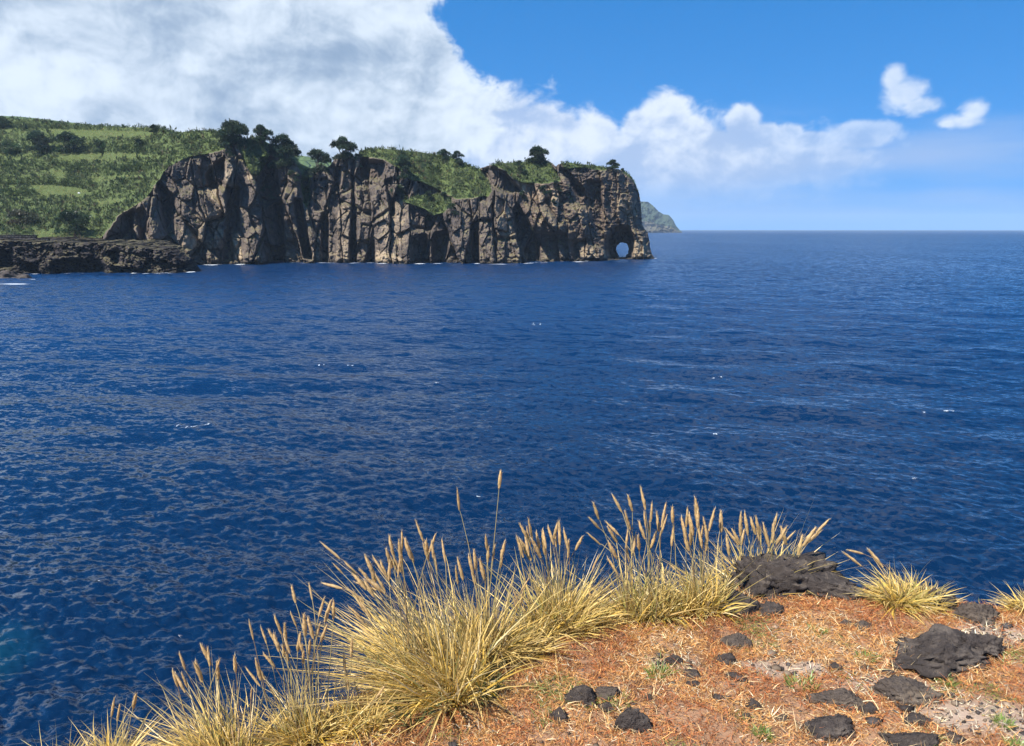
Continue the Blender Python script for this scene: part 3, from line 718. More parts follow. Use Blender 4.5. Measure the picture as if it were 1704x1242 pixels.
# ------------------------------------------------------------------ hedges (windbreaks) across the hillside
def hedge(label, pts, hpx, seed, col, wpx=6):
    r = np.random.default_rng(seed)
    a = np.array(pts, float); n = int((a[-1, 0] - a[0, 0]) * 1.6)
    x = r.uniform(a[0, 0], a[-1, 0], n); yb = np.interp(x, a[:, 0], a[:, 1])
    hh = 1.15 * hpx * (0.75 + 0.5 * fbm(x / 14.0, x * 0, 3, seed)) * np.clip(np.minimum(x - a[0, 0], a[-1, 0] - x) / 8.0, 0.35, 1)
    base = surf(x, yb); m_ = base[:, 1] / FPX
    t = r.uniform(0.05, 1, (n, 3)).ravel(); xi = np.repeat(np.arange(n), 3)
    P = base[xi] + np.stack([r.normal(0, 0.6, len(xi)), r.normal(0, 0.7, len(xi)), t * (hh * m_)[xi]], 1)
    o = base.mean(0)
    c = 0.78 * np.array(col)[None] * (0.75 + 0.5 * t[:, None]) ** 0 * np.exp(r.normal(0, 0.18, (len(xi), 1)))
    V, F, C = tufts(P - o, np.repeat(UPV[None], len(P), 0), r.uniform(0.9, 1.6, len(P)), c, 7, seed + 1, up=1.2, aspect=0.25, shade=0.3)
    s = Soup(); s.add(V, F, C)
    ob = link('hedge', s.mesh('hedge', M_SCRUB), label=label, cat='hedge', group='windbreak hedges across the hillside', loc=o)
    return ob
hedge('tall cane hedge along the skyline above the highest pasture strip', [(-20, 212), (60, 214), (150, 217), (285, 220)], 11, 401, (0.085, 0.115, 0.05))
hedge('thick hedge between the highest and the second pasture strip', [(98, 256), (170, 256), (256, 256)], 20, 402, (0.045, 0.070, 0.028))
hedge('hedge below the second pasture strip, running to the cliff edge', [(92, 284), (160, 288), (250, 284)], 15, 403, (0.06, 0.09, 0.035))
hedge('hedge beside the small bare patch on the hillside', [(-30, 284), (30, 283), (82, 283)], 18, 404, (0.055, 0.085, 0.032))
hedge('hedge directly above the pasture strip with the pale boulder', [(-30, 306), (30, 308), (92, 309), (140, 314)], 15, 405, (0.066, 0.092, 0.032))
hedge('hedge at the end of the boulder strip near the hill edge', [(-30, 330), (20, 327), (62, 324)], 14, 406, (0.062, 0.098, 0.032))

# ------------------------------------------------------------------ trees on the headland
m, nt, out = new_mat('tree_bark'); co = objco(nt)
principled(nt, out, mixc(nt, noise(nt, co, 3.0, 5, 0.6), (0.05, 0.04, 0.033), (0.13, 0.11, 0.09)), 0.9, 0.1, bump(nt, noise(nt, co, 8.0, 4, 0.6), 0.03)); M_BARK = m
def tube(path, radii, sides=6):
    path = np.array(path, float); n = len(path); V = []; F = []
    for i in range(n):
        d = path[min(i + 1, n - 1)] - path[max(i - 1, 0)]; d /= np.linalg.norm(d) + 1e-9
        s = np.cross(d, [0.3, 1, 0.1]); s /= np.linalg.norm(s) + 1e-9; t = np.cross(d, s)
        for j in range(sides):
            a = 2 * math.pi * j / sides; V.append(path[i] + radii[i] * (math.cos(a) * s + math.sin(a) * t))
    for i in range(n - 1):
        for j in range(sides):
            F.append((i * sides + j, i * sides + (j + 1) % sides, (i + 1) * sides + (j + 1) % sides, (i + 1) * sides + j))
    return np.array(V), np.array(F)
def tree(name, cat, label, px, base, top, w, seed, col=(0.022, 0.042, 0.018), bare=0.32, lobes=8, group='dark trees along the cliff tops', leaves=230, pt=None):
    r = np.random.default_rng(seed)
    p0 = surf(px, base) if pt is None else np.array(pt, float)
    mp = p0[1] / FPX; H = (base - top) * mp; R = w * mp * 0.5
    root = link(name, None, label=label, cat=cat, group=group, loc=p0)
    ch = H * bare * 0.6                                                     # where the crown begins
    cen = []
    lobes = int(lobes * 1.35)
    for i in range(lobes):
        a = 2 * math.pi * (i * 0.618 + r.uniform(0, 0.2)); q = math.sqrt((i + 0.5) / lobes)
        z = ch + (H - ch) * ((0.98 - 0.42 * q ** 1.8) if i % 3 else (0.46 - 0.25 * q)) * r.uniform(0.92, 1.02)
        rad = min(R * r.uniform(0.34, 0.54), (H - ch) * 0.42)
        cen.append((R * 0.74 * q * math.cos(a), R * 0.74 * q * math.sin(a), z - rad * 0.75, rad))
    tv, tf, k = [], [], 0
    lean = r.normal(0, 0.05, 2) * H
    fork = np.array([lean[0], lean[1], max(ch * 0.75, H * 0.12)])
    paths = [([(0, 0, -0.5), (lean[0] * 0.5, lean[1] * 0.5, fork[2] * 0.5), tuple(fork)], [H * 0.040 + .05, H * 0.034 + .04, H * 0.03 + .03])]
    for c in cen: paths.append(([tuple(fork), tuple(fork * 0.45 + np.array(c[:3]) * 0.55 + r.normal(0, 0.1, 3)), c[:3]], [H * 0.02 + .02, H * 0.012 + .015, 0.02]))
    for pth, rd in paths:
        v_, f_ = tube(pth, rd, 5); tv.append(v_); tf.append(f_ + k); k += len(v_)
    link('trunk', mesh_np('trunk', np.concatenate(tv), [np.concatenate(tf)], M_BARK, True), root)
    s = Soup()
    for ci, c in enumerate(cen):
        n = leaves
        d = r.normal(size=(n, 3)); d /= np.linalg.norm(d, axis=1, keepdims=True); d[:, 2] = np.where(d[:, 2] < -0.25, -d[:, 2] * 0.6, d[:, 2])
        rr = c[3] * (0.62 + 0.42 * r.uniform(size=n) ** 0.6) * (1 + 0.22 * np.sin(d[:, 0] * 5 + ci) * np.sin(d[:, 1] * 4 + d[:, 2] * 5))
        P = np.array(c[:3]) + d * rr[:, None] * np.array([1, 1, 0.8])
        cl = np.array(col)[None] * np.exp(r.normal(0, 0.22, (n, 1))) * np.array([[1 + r.normal(0, 0.10), 1, 1]]) * math.exp(r.normal(0.05, 0.28))
        s.add(*tufts(P, d * 0.6 + UPV * 0.5, np.full(n, max(0.6, c[3] * 0.34)), cl, 5, seed + 50 + ci, up=0.8, aspect=0.5, shade=0.28))
    link('crown', s.mesh('crown', M_LEAF), root)
    return root
DK = (0.030, 0.050, 0.024); MD = (0.048, 0.074, 0.030)
TREES = [
 ('tall dark umbrella tree at the left end of the columned cliff', 391, 243, 201, 50, DK, 0.0, 16),
 ('round dark tree just behind the bright green knoll', 438, 240, 208, 32, DK, 0.15, 10),
 ('broad dark tree hanging over the orange streaked rock', 474, 290, 225, 48, DK, 0.10, 14),
 ('dark bushy tree beside the green gully', 531, 296, 246, 38, DK, 0.10, 10),
 ('mushroom shaped dark tree standing on the split pinnacle', 573, 272, 229, 42, DK, 0.12, 12),
 ('dark tree leaning down the cleft beside the wide bush slope', 672, 306, 258, 28, DK, 0.05, 10),
 ('dark tree crowning the skyline of the wide bush slope, wider of two', 741, 266, 247, 24, DK, 0.10, 6),
 ('narrow dark tree at the right brow of the wide bush slope', 763, 276, 249, 20, DK, 0.10, 6),
 ('heart shaped dark tree alone on the smooth green hump', 895, 270, 243, 34, DK, 0.04, 12),
 ('small lollipop tree alone near the very point', 1020, 285, 265, 21, DK, 0.30, 8),
]
for i, (lb, px, b, t, w, c, bare, lo) in enumerate(TREES): tree('cliff_tree', 'tree', lb, px, b, t, w, 500 + 20 * i, c, bare, lo)
BUSH = [
 ('dark bush on the slope below the heart shaped tree', 866, 289, 266, 20, DK), ('dark cluster of bush beside the cleft under the leaning tree', 664, 332, 305, 28, MD),
 ('small round bush midway along the lower bush slope edge', 714, 331, 316, 15, DK), ('small dark bush between the two bush slopes', 741, 334, 317, 16, DK),
 ('upright dark bush at the right of the lower bush patch', 754, 362, 334, 20, DK), ('largest dark bush on the tan ledge left of the banded point', 926, 322, 298, 18, DK),
 ('round bush on the tan ledge, left of the largest one', 904, 325, 307, 14, DK), ('little bush squeezed beside the round ledge bush', 916, 328, 315, 11, DK),
 ('dark bush at the foot of the curved dark bluff', 871, 333, 316, 15, DK), ('tiny bush low on the tan ledge', 922, 341, 331, 9, DK), ('low bush at the right end of the tan ledge', 945, 333, 320, 14, MD),
 ('leafy bush clinging to the cliff under the broad hanging tree', 447, 336, 303, 28, (0.040, 0.068, 0.040)), ('dark bush in the cliff below the lower bush patch', 716, 380, 356, 22, DK),
 ('tiny shrub on the brow just right of the lollipop tree', 1036, 286, 280, 6, MD), ('dark shrub filling the notch left of the tall umbrella tree', 378, 264, 232, 22, DK),
 ('dark shrub at the top of the pinnacle right of the mushroom tree', 596, 284, 252, 14, DK), ('dark bush low in the notch left of the gully tree', 489, 306, 280, 18, DK),
]
for i, (lb, px, b, t, w, c) in enumerate(BUSH): tree('cliff_bush', 'bush', lb, px, b, t, w, 900 + 20 * i, c, 0.02, 5, 'bushes clinging to the headland', 150)
HTREES = [
 ('dark tree at the left edge of the highest pasture', 4, 214, 193, 26, DK), ('wide dark tree under the highest pasture, left of a pair', 68, 254, 219, 42, DK), ('rounder dark tree under the highest pasture, right of a pair', 118, 254, 219, 42, (0.026, 0.048, 0.020)),
 ('small dark tree in the hedge beneath the highest pasture', 233, 246, 230, 16, DK), ('dark little tree breaking the skyline hedge at its right end', 258, 222, 207, 16, DK), ('low dark tree near the foot of the hillside', 124, 392, 346, 52, (0.034, 0.058, 0.026)),
 ('dark tree in the hedge left of the wide pair', 18, 256, 234, 34, MD), ('brownish bush in the scrub above the lava shelf', 38, 372, 346, 44, (0.060, 0.064, 0.036)), ('dark tree rising from the hedge right of the pair', 170, 256, 232, 30, (0.034, 0.058, 0.024)),
]
for i, (lb, px, b, t, w, c) in enumerate(HTREES): tree('hillside_tree', 'tree', lb, px, b, t, w, 1400 + 20 * i, c, 0.08, 9, 'trees scattered over the hillside', 150)

# ------------------------------------------------------------------ small things on the shore
def rock_mesh(name, sx, sy, sz, seed, mat, sub=4, lump=0.35, fine=0.10, flat=0.35):
    import bmesh
    bm = bmesh.new(); bmesh.ops.create_icosphere(bm, subdivisions=sub, radius=1.0)
    co = np.array([v.co[:] for v in bm.verts]); F = np.array([[v.index for v in f.verts] for f in bm.faces]); bm.free()
    def n3(p, s, sd): return (perlin(p[:, 0] * s + 3.1, p[:, 1] * s + p[:, 2] * s * 0.61, sd) + perlin(p[:, 1] * s - 1.7, p[:, 2] * s + p[:, 0] * s * 0.53, sd + 1) + perlin(p[:, 2] * s + 5.2, p[:, 0] * s - p[:, 1] * s * 0.47, sd + 2)) / 1.7
    r = 1 + lump * n3(co, 1.25, seed) + lump * 0.6 * n3(co, 2.6, seed + 9) - lump * 0.5 * np.abs(n3(co, 3.8, seed + 19))
    # broken faces: planes cut into the lump
    rg = np.random.default_rng(seed + 5)
    co_ = co * r[:, None]
    for _ in range(11):
        nv_ = rg.normal(size=3); nv_[2] = abs(nv_[2]) * 0.8; nv_ /= np.linalg.norm(nv_); ex = co_ @ nv_ - rg.uniform(0.50, 0.82)
        co_ = co_ - np.maximum(ex, 0)[:, None] * nv_[None] * 0.93
    r = np.linalg.norm(co_, axis=1); co = co_ / r[:, None]
    # pitted, clinkery surface
    r += fine * (1.3 * n3(co, 6.0, seed + 29) - 1.2 * np.abs(n3(co, 10.0, seed + 39)) + 0.45 * n3(co, 17.0, seed + 49))
    p = co * r[:, None]
    p[:, 2] = np.where(p[:, 2] < -flat, -flat + (p[:, 2] + flat) * 0.25, p[:, 2])
    p = p / np.array([np.percentile(np.abs(p[:, 0]), 96), np.percentile(np.abs(p[:, 1]), 96), np.percentile(p[:, 2], 98)])
    return mesh_np(name, p * np.array([sx, sy, sz]), [F], mat, True)

def basalt(name, a, b, dust, sc):
    m, nt, out = new_mat(name); co = objco(nt)
    n1_ = noise(nt, co, 2.5 * sc, 5, 0.65); n2_ = noise(nt, co, 14 * sc, 5, 0.7); vo = nt.nodes.new('ShaderNodeTexVoronoi'); vo.inputs['Scale'].default_value = 38 * sc
    nt.links.new(co, vo.inputs['Vector']); pit = E(nt, vo.outputs['Distance']).step(0.05, 0.45)
    g = nt.nodes.new('ShaderNodeNewGeometry'); _, _, gz = sep(nt, g.outputs['Normal'])
    c = mixc(nt, (n1_ * 0.6 + n2_ * 0.8 - 0.25).clamp(), a, b)
    c = mixc(nt, (gz.step(0.3, 0.95) * n1_.step(0.42, 0.62)) * 0.55, c, dust)
    c = mixc(nt, (n2_ - 0.62).step(0.0, 0.12) * 0.5, c, (0.24, 0.22, 0.19))
    principled(nt, out, c, 0.92, 0.15, bump(nt, n2_ * 0.9 + pit * 0.10 + noise(nt, co, 30 * sc, 4, 0.7) * 0.5 + noise(nt, co, 60 * sc, 3, 0.6) * 0.2, 0.03 / sc ** 0.5, 1.0))
    return m
M_BAS = basalt('vesicular_basalt', (0.032, 0.026, 0.023), (0.100, 0.080, 0.069), (0.20, 0.16, 0.125), 3.0)
M_BASR = basalt('weathered_basalt', (0.060, 0.048, 0.040), (0.15, 0.115, 0.09), (0.25, 0.19, 0.13), 3.0)
M_SHORE = basalt('shore_basalt', (0.035, 0.030, 0.028), (0.085, 0.072, 0.064), (0.15, 0.12, 0.09), 0.35)

for lb, px, row, w, h in (('wet black rock awash at the left corner of the shelf', 12, 462, 62, 14), ('smaller black rock tailing off beside the shore foam', 40, 463, 26, 7)):
    d = float(row_dist(px, row)); x_, y_, _ = on_z(px, row, 0.0); mp = d / FPX
    link('shore_rock', rock_mesh('shore_rock', w * mp * 0.5, w * mp * 0.3, h * mp * 0.8, 40 + px, M_SHORE, 4, 0.4, 0.12, 0.5), label=lb, cat='rock', group='rocks awash by the shelf', loc=(float(x_), float(y_), 0.0))
p_ = surf(132, 322); link('pale_boulder', rock_mesh('pale_boulder', 0.8, 0.7, 0.6, 77, None, 3, 0.25, 0.05), label='small pale boulder alone on a hillside pasture strip', cat='boulder', loc=p_)
m, nt, out = new_mat('pale_stone'); principled(nt, out, mixc(nt, noise(nt, objco(nt), 3.0, 4, 0.6), (0.5, 0.5, 0.47), (0.68, 0.67, 0.63)), 0.9, 0.2); bpy.data.objects['pale_boulder'].data.materials.clear(); bpy.data.objects['pale_boulder'].data.materials.append(m)

# dry stone wall on the shelf: rough blocks in courses under a flat coping
def stone_wall(label, px0, px1, row_top, row_bot, Y, seed):
    r = np.random.default_rng(seed); mp = Y / FPX
    x0 = float(at(px0, row_bot, Y)[0]); x1 = float(at(px1, row_bot, Y)[0]); z0 = float(at(px0, row_bot, Y)[2]); H = (row_bot - row_top) * mp
    root = link('stone_wall', None, label=label, cat='wall', group='low stone walls on the shelf', loc=((x0 + x1) / 2, Y, z0))
    L = x1 - x0
    box = np.array([(sx, sy, sz) for sz in (-.5, .5) for sy in (-.5, .5) for sx in (-.5, .5)])
    BF = np.array([(0, 2, 3, 1), (4, 5, 7, 6), (0, 1, 5, 4), (2, 6, 7, 3), (0, 4, 6, 2), (1, 3, 7, 5)])
    core = link('core', mesh_np('core', box * np.array([L - 0.3, 0.9, H * 0.9]) + np.array([0, 0.25, H * 0.42]), [BF], M_LAVA_PLAIN), root)
    ncr = max(2, int(H / 0.8)); ch = H * 0.88 / ncr
    var = [mesh_np('stone', box * (1 + r.normal(0, 0.09, (8, 3))) , [BF], M_LAVA_PLAIN) for _ in range(5)]
    for c in range(ncr):
        x = -L / 2
        while x < L / 2 - 0.3:
            w = min(r.uniform(0.9, 1.9), L / 2 - x)
            o = link('stone', var[r.integers(5)], root); o.location = (x + w / 2, -0.22 + r.normal(0, 0.06), ch * (c + 0.5)); o.scale = (w * 0.96, 0.8, ch * 0.95); x += w
    link('coping', mesh_np('coping', box * np.array([L + 0.3, 1.7, H * 0.12]) + np.array([0, 0.1, H * 0.95]), [BF], M_LAVA_PLAIN), root)
M_LAVA_PLAIN = basalt('wall_basalt', (0.028, 0.026, 0.027), (0.06, 0.055, 0.054), (0.10, 0.085, 0.07), 0.5)
Yw = float(shelf(30, 401)[1]) + 9
stone_wall('long low black stone wall at the left edge of the shelf', -40, 62, 391.5, 403.5, Yw, 5)
stone_wall('short lower black stone wall stepping down at its end', 62.6, 83, 396.5, 404.5, Yw + 0.5, 6)

# ------------------------------------------------------------------ foam: surf at the cliff foot and a few breaking crests
m, nt, out = new_mat('sea_foam'); co = objco(nt); x, y, z = sep(nt, co)
tr = nt.nodes.new('ShaderNodeBsdfTransparent'); df = nt.nodes.new('ShaderNodeBsdfDiffuse'); df.inputs[0].default_value = (0.78, 0.82, 0.84, 1)
mx = nt.nodes.new('ShaderNodeMixShader')
nt.links.new((noise(nt, xyz(nt, x * 2.0, y * 1.0, 0.0), 2.4, 6, 0.75) + attr(nt, 'dens') * 0.26 - 0.66).step(0.02, 0.22).s, mx.inputs[0]); nt.links.new(tr.outputs[0], mx.inputs[1]); nt.links.new(df.outputs[0], mx.inputs[2]); nt.links.new(mx.outputs[0], out.inputs[0])
M_FOAM = m
FV, FF, FD, fk = [], [], [], 0
def foam_patch(px, row, w, depth_m, seed, dens=1.0, crest=0):
    global fk
    r = np.random.default_rng(seed)
    x0, y0, _ = [float(q) for q in on_z(px, row, 0.0)]; L = w * y0 / FPX
    if crest:                                                  # slide to the nearest crest
        cx_, cy_ = np.meshgrid(x0 + np.linspace(-2, 2, 17), y0 + np.linspace(-2.5, 2.5, 21))
        ch_ = sea_wave(cx_.ravel(), cy_.ravel(), np.full(cx_.size, 0.8))[0]; k_ = int(ch_.argmax()); x0, y0 = float(cx_.ravel()[k_]) + crest * r.normal(0, L * 0.5), float(cy_.ravel()[k_])
    nx, ny = 12, 5
    u_, v_ = np.meshgrid(np.linspace(-.5, .5, nx), np.linspace(-.5, .5, ny))
    wob_ = perlin(u_ * 6 + seed, v_ * 2, seed) * 0.25
    x_ = x0 + u_ * L; y_ = y0 + (v_ * (1 - (2 * np.abs(u_)) ** 2) + wob_ * 0.5) * depth_m
    z_ = sea_wave(x_.ravel(), y_.ravel(), np.full(x_.size, 2.1 * y0 * y0 / (CAM_H * 1240)))[0].reshape(x_.shape) + 0.05 + 0.00004 * y0
    w *= 1.0
    FV.append(np.stack([x_, y_, z_], -1).reshape(-1, 3)); FF.append(grid_faces(ny, nx) + fk); fk += nx * ny
    FD.append((dens * (1 - (2 * np.abs(u_)) ** 3) * (1 - (1.6 * np.abs(v_)) ** 2)).ravel())
for i, (px, row, w, dm, ds) in enumerate([(285, 721, 30, 1.6, 1.15), (1580, 700, 26, 1.6, 1.15), (1185, 637, 30, 2.2, 1.0), (1535, 790, 14, 0.8, 1.1), (905, 543, 12, 2.5, 1.4), (555, 617, 14, 1.6, 1.2), (1170, 735, 10, 0.8, 1.4), (1615, 561, 10, 2.2, 1.2),
                    (205, 692, 22, 1.2, 0.8), (130, 768, 22, 0.7, 0.7), (185, 941, 10, 0.35, 1.0), (758, 850, 8, 0.4, 1.3), (722, 541, 10, 2.0, 1.0), (1505, 402, 8, 30, 1.4), (1340, 500, 8, 3, 1.0), (1270, 668, 12, 1.0, 0.9), (1690, 712, 16, 1.2, 1.0), (700, 648, 9, 1.0, 1.1),
                    (20, 473, 70, 6.0, 1.7), (58, 465, 34, 5.0, 1.5), (310, 461, 38, 5.0, 1.3), (318, 453.5, 20, 5.0, 1.7), (350, 441.5, 34, 8, 1.5), (400, 440.5, 40, 7, 1.2), (440, 439, 14, 8, 1.5), (505, 438.5, 40, 5, 0.9), (560, 438.5, 30, 5, 1.2), (640, 438.8, 40, 6, 1.2),
                    (690, 440.5, 26, 6, 1.1), (760, 441, 30, 6, 1.0), (826, 440.3, 46, 7, 1.5), (880, 438.5, 30, 6, 1.0), (965, 436.5, 36, 9, 1.6), (1010, 432.5, 24, 8, 1.4), (1037, 429.5, 18, 8, 1.6), (1087, 430.5, 18, 9, 1.7), (1065, 430.5, 20, 7, 1.2), (265, 455, 30, 4, 1.0), (100, 458, 22, 4, 1.2)]):
    if i < 18:                     # a crest breaks into flecks strung along it
        rf = np.random.default_rng(9000 + i)
        for q in range(5): foam_patch(px + w * rf.normal(0, 0.30), row + rf.normal(0, 0.7), w * rf.uniform(0.2, 0.5), dm * rf.uniform(0.25, 0.5), 60 + 10 * i + q, ds * 0.9, 1)
    else: foam_patch(px, row, w, dm * 0.6, 60 + 10 * i, ds)
for i in range(80):
    rf = np.random.default_rng(9500 + i); px = rf.uniform(330, 1092) if i % 5 else rf.uniform(-40, 330)
    row = np.interp(px, *WL) + rf.uniform(-0.2, 1.2) if px > 330 else np.interp(px, spx, s_wl) + rf.uniform(-0.2, 1.4)
    foam_patch(px, float(row), rf.uniform(6, 26), rf.uniform(2, 7), 9700 + i, rf.uniform(0.5, 1.2))
link('foam', mesh_np('foam', np.concatenate(FV), [np.concatenate(FF)], M_FOAM, True, {'dens': np.concatenate(FD)}), kind='stuff', label='white surf along the cliff foot and scattered breaking crests')

# ------------------------------------------------------------------ the cliff top the photographer stands on
GZ = CAM_H - 1.72
EDGE = [(-400, 1420), (-120, 1380), (60, 1284), (180, 1256), (260, 1248), (420, 1225), (520, 1190), (610, 1150), (700, 1105), (790, 1065), (880, 1030), (980, 1002), (1100, 985), (1220, 975), (1330, 968), (1440, 978), (1540, 990), (1620, 1000), (1700, 1003), (1800, 1005), (2000, 1010)]
ea, er = [], []
for px, row in EDGE:
    x_, y_, _ = on_z(px, row, GZ); ea.append(math.atan2(x_, y_)); er.append(math.hypot(x_, y_))
ea = [-math.pi, -2.2, -1.4, -1.0] + ea + [1.3, 2.0, math.pi]; er = [30, 8, 1.3, 1.25] + er + [5.0, 12, 30]
o_ = np.argsort(ea); ea = np.array(ea)[o_]; er = np.array(er)[o_]
def edge_r(a): return np.interp(a, ea, er)
def ground_z(x, y):
    a = np.arctan2(x, y); r = np.hypot(x, y); re = edge_r(a) + 0.05 * fbm(a * 14, a * 0, 3, 101)
    sd = re - r
    z = GZ + 0.035 * fbm(x * 1.3, y * 1.3, 4, 102) + 0.014 * fbm(x * 7, y * 7, 3, 103) - 0.03 * np.exp(-np.maximum(sd, 0) / 0.22) * (sd < 3)
    dr = np.maximum(-sd, 0)
    z = z - dr * (1.1 + 1.2 * sstep(0.1, 0.8, dr)) + np.minimum(dr, 1.0) * 0.35 * fbm(x * 2.2, y * 2.2, 4, 104)
    return z
gr = np.concatenate([np.linspace(0.4, 1.8, 14)[:-1], np.linspace(1.8, 4.6, 190), np.geomspace(4.7, 34, 40)])
ga = np.concatenate([np.radians(np.linspace(-180, -48, 40))[:-1], np.radians(np.linspace(-48, 48, 300)), np.radians(np.linspace(48, 180, 40))[1:]])
GR, GA = np.meshgrid(gr, ga, indexing='ij')
gx_ = GR * np.sin(GA); gy_ = GR * np.cos(GA); gz_ = np.maximum(ground_z(gx_, gy_), -2.0)
def patch(px, row, rx, ry, X, Y_):
    """soft mask round the spot that shows at px,row"""
    cx_, cy_, _ = [float(q) for q in on_z(px, row, GZ)]; m_ = cy_ / FPX
    d = np.hypot((X - cx_) / (rx * m_), (Y_ - cy_) / (ry * m_ * 2.2)); return 1 - sstep(0.45, 1.15, d + 0.3 * fbm(X * 6, Y_ * 6, 3, 120))
def bare(X, Y_):
    b = 0 * X
    for q in ((1490, 1140, 130, 20), (1310, 1108, 110, 12), (1650, 1050, 90, 18), (1600, 1190, 110, 26), (1120, 1108, 50, 10), (1690, 1200, 60, 36)): b = np.maximum(b, patch(*q, X, Y_))
    return b
gb = bare(gx_, gy_)
m, nt, out = new_mat('clifftop_soil'); co = objco(nt); x, y, z = sep(nt, co)
n1_ = noise(nt, co, 3.0, 5, 0.6); n2_ = noise(nt, co, 26.0, 5, 0.7); n3_ = noise(nt, co, 90.0, 3, 0.6)
c = mixc(nt, (n1_ * 0.5 + n2_ * 0.7 - 0.1).clamp(), (0.24, 0.125, 0.07), (0.38, 0.23, 0.135))
c = mixc(nt, attr(nt, 'bare') * (n2_ * 0.6 + n1_ * 0.6).clamp(), c, (0.40, 0.32, 0.25))
c = mixc(nt, (n2_ - 0.60).step(0.0, 0.10) * 0.6, c, (0.085, 0.065, 0.055))
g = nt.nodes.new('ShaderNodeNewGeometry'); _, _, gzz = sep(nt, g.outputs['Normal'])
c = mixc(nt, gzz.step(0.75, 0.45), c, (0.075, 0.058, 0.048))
principled(nt, out, c, 0.95, 0.1, bump(nt, n2_ * 0.7 + n3_ * 0.3, 0.02, 1.0))
link('clifftop_ground', mesh_np('clifftop_ground', np.stack([gx_, gy_, gz_], -1).reshape(-1, 3), [grid_faces(*gx_.shape)[:, ::-1]], m, True, {'bare': gb.ravel()}), kind='structure', label='dusty red brown cliff top ground at the sea edge')

# ------------------------------------------------------------------ blades
def blades(base, d0, L, bend, w, col, seg, seed, tipcol=None, curl=0.0):
    """base (n,3), d0 unit direction (n,3), L (n,), bend (n,3) added at the tip (in lengths), w width (n,)"""
    r = np.random.default_rng(seed); n = len(base)
    side = np.cross(d0, r.normal(size=(n, 3))); side /= np.linalg.norm(side, axis=1, keepdims=True) + 1e-9
    V = []; C = []
    for s in range(seg + 1):
        t = s / seg
        c = base + (d0 * t + bend * t * t) * L[:, None]
        if curl: c = c + side * (curl * L * math.sin(t * 2.6))[:, None]
        ww = w * (1.0 - 0.15 * t - 0.8 * max(t - 0.35, 0) / 0.65 * 1.0)
        cc = col if tipcol is None else col + (tipcol - col) * min(1.0, t * 1.15)
        if s < seg:
            V += [c - side * ww[:, None] * 0.5, c + side * ww[:, None] * 0.5]; C += [cc, cc]
        else: V.append(c); C.append(cc)
    k = len(V); V = np.stack(V, 1).reshape(-1, 3); C = np.stack(C, 1).reshape(-1, 3)
    i = np.arange(n)[:, None] * k; Q = []
    for s in range(seg - 1): Q.append(np.concatenate([i + 2 * s, i + 2 * s + 1, i + 2 * s + 3, i + 2 * s + 2], 1))
    T = np.concatenate([i + 2 * seg - 2, i + 2 * seg - 1, i + 2 * seg], 1)
    return V, Q, T, C
class Blades(Soup):
    def put(s, *a, **k):
        V, Q, T, C = blades(*a, **k); n0 = s.n
        s.V.append(V); s.C.append(np.clip(C, 0.004, 1)); s.n += len(V)
        for q in Q: s.F.append(q + n0)
        s.F.append(T + n0)
def unit(v): return v / (np.linalg.norm(v, axis=-1, keepdims=True) + 1e-9)

# ------------------------------------------------------------------ dry mat of low red and straw plants
def scatter(n, r0=1.75, a0=-0.66, a1=0.74):
    a = rng.uniform(a0, a1, n); re = edge_r(a) + 0.06
    q = np.sqrt(rng.uniform(size=n)); r = r0 + (re - r0) * q
    k = re > r0
    return (r * np.sin(a))[k], (r * np.cos(a))[k]
mx_, my_ = scatter(300000)
b_ = bare(mx_, my_)
clump = fbm(mx_ * 9, my_ * 9, 3, 131)
keepm = rng.uniform(size=len(mx_)) < (1 - 0.80 * b_) * np.clip(0.75 + 1.2 * clump, 0.15, 1)
mx_, my_, b_ = mx_[keepm], my_[keepm], b_[keepm]; n = len(mx_)
mz_ = ground_z(mx_, my_)
RED = np.array([0.42, 0.150, 0.056]); ORG = np.array([0.58, 0.295, 0.100]); STR = np.array([0.72, 0.52, 0.27]); BRN = np.array([0.22, 0.11, 0.06]); PAL = np.array([0.74, 0.64, 0.44]); GRN = np.array([0.20, 0.22, 0.06])
zone = fbm(mx_ * 2.6, my_ * 2.6, 3, 132) + 0.35 * fbm(mx_ * 14, my_ * 14, 2, 133)
zone = zone + 0.22 * patch(1380, 1020, 330, 40, mx_, my_) - 0.10 * patch(1300, 1190, 300, 30, mx_, my_) + 0.05
u_ = rng.uniform(size=n)
pr = np.clip(0.38 + 1.1 * zone, 0.06, 0.85); ps = np.clip(0.11 - 0.4 * zone + 0.45 * b_, 0.03, 0.6)
colm = np.where((u_ < pr)[:, None], RED, ORG)
v_ = rng.uniform(size=n)
colm = np.where((v_ < ps)[:, None], STR, colm); colm = np.where((v_ < ps * 0.35 + 0.25 * b_)[:, None], PAL, colm)
dk = np.clip(0.10 + 0.9 * fbm(mx_ * 4.2, my_ * 4.2, 3, 136), 0.05, 0.6); colm = np.where((rng.uniform(size=n) < dk)[:, None], BRN, colm)
grz = np.clip(fbm(mx_ * 3.4, my_ * 3.4, 2, 134) * 2.0 - 0.42, 0, 0.5); colm = np.where((rng.uniform(size=n) < grz)[:, None], GRN, colm)
colm = colm * np.exp(rng.normal(0, 0.22, (n, 1)))
th = rng.uniform(0, 2 * math.pi, n); el_ = rng.uniform(0.05, 1.0, n)
d0 = np.stack([np.cos(th) * np.cos(el_), np.sin(th) * np.cos(el_), np.sin(el_)], 1)
Lm = rng.uniform(0.013, 0.034, n) * (1 + 0.5 * (colm[:, 1] > 0.4) * rng.uniform(0, 1, n) ** 2)
bs = np.stack([mx_, my_, mz_ + rng.uniform(-0.004, 0.012, n)], 1)
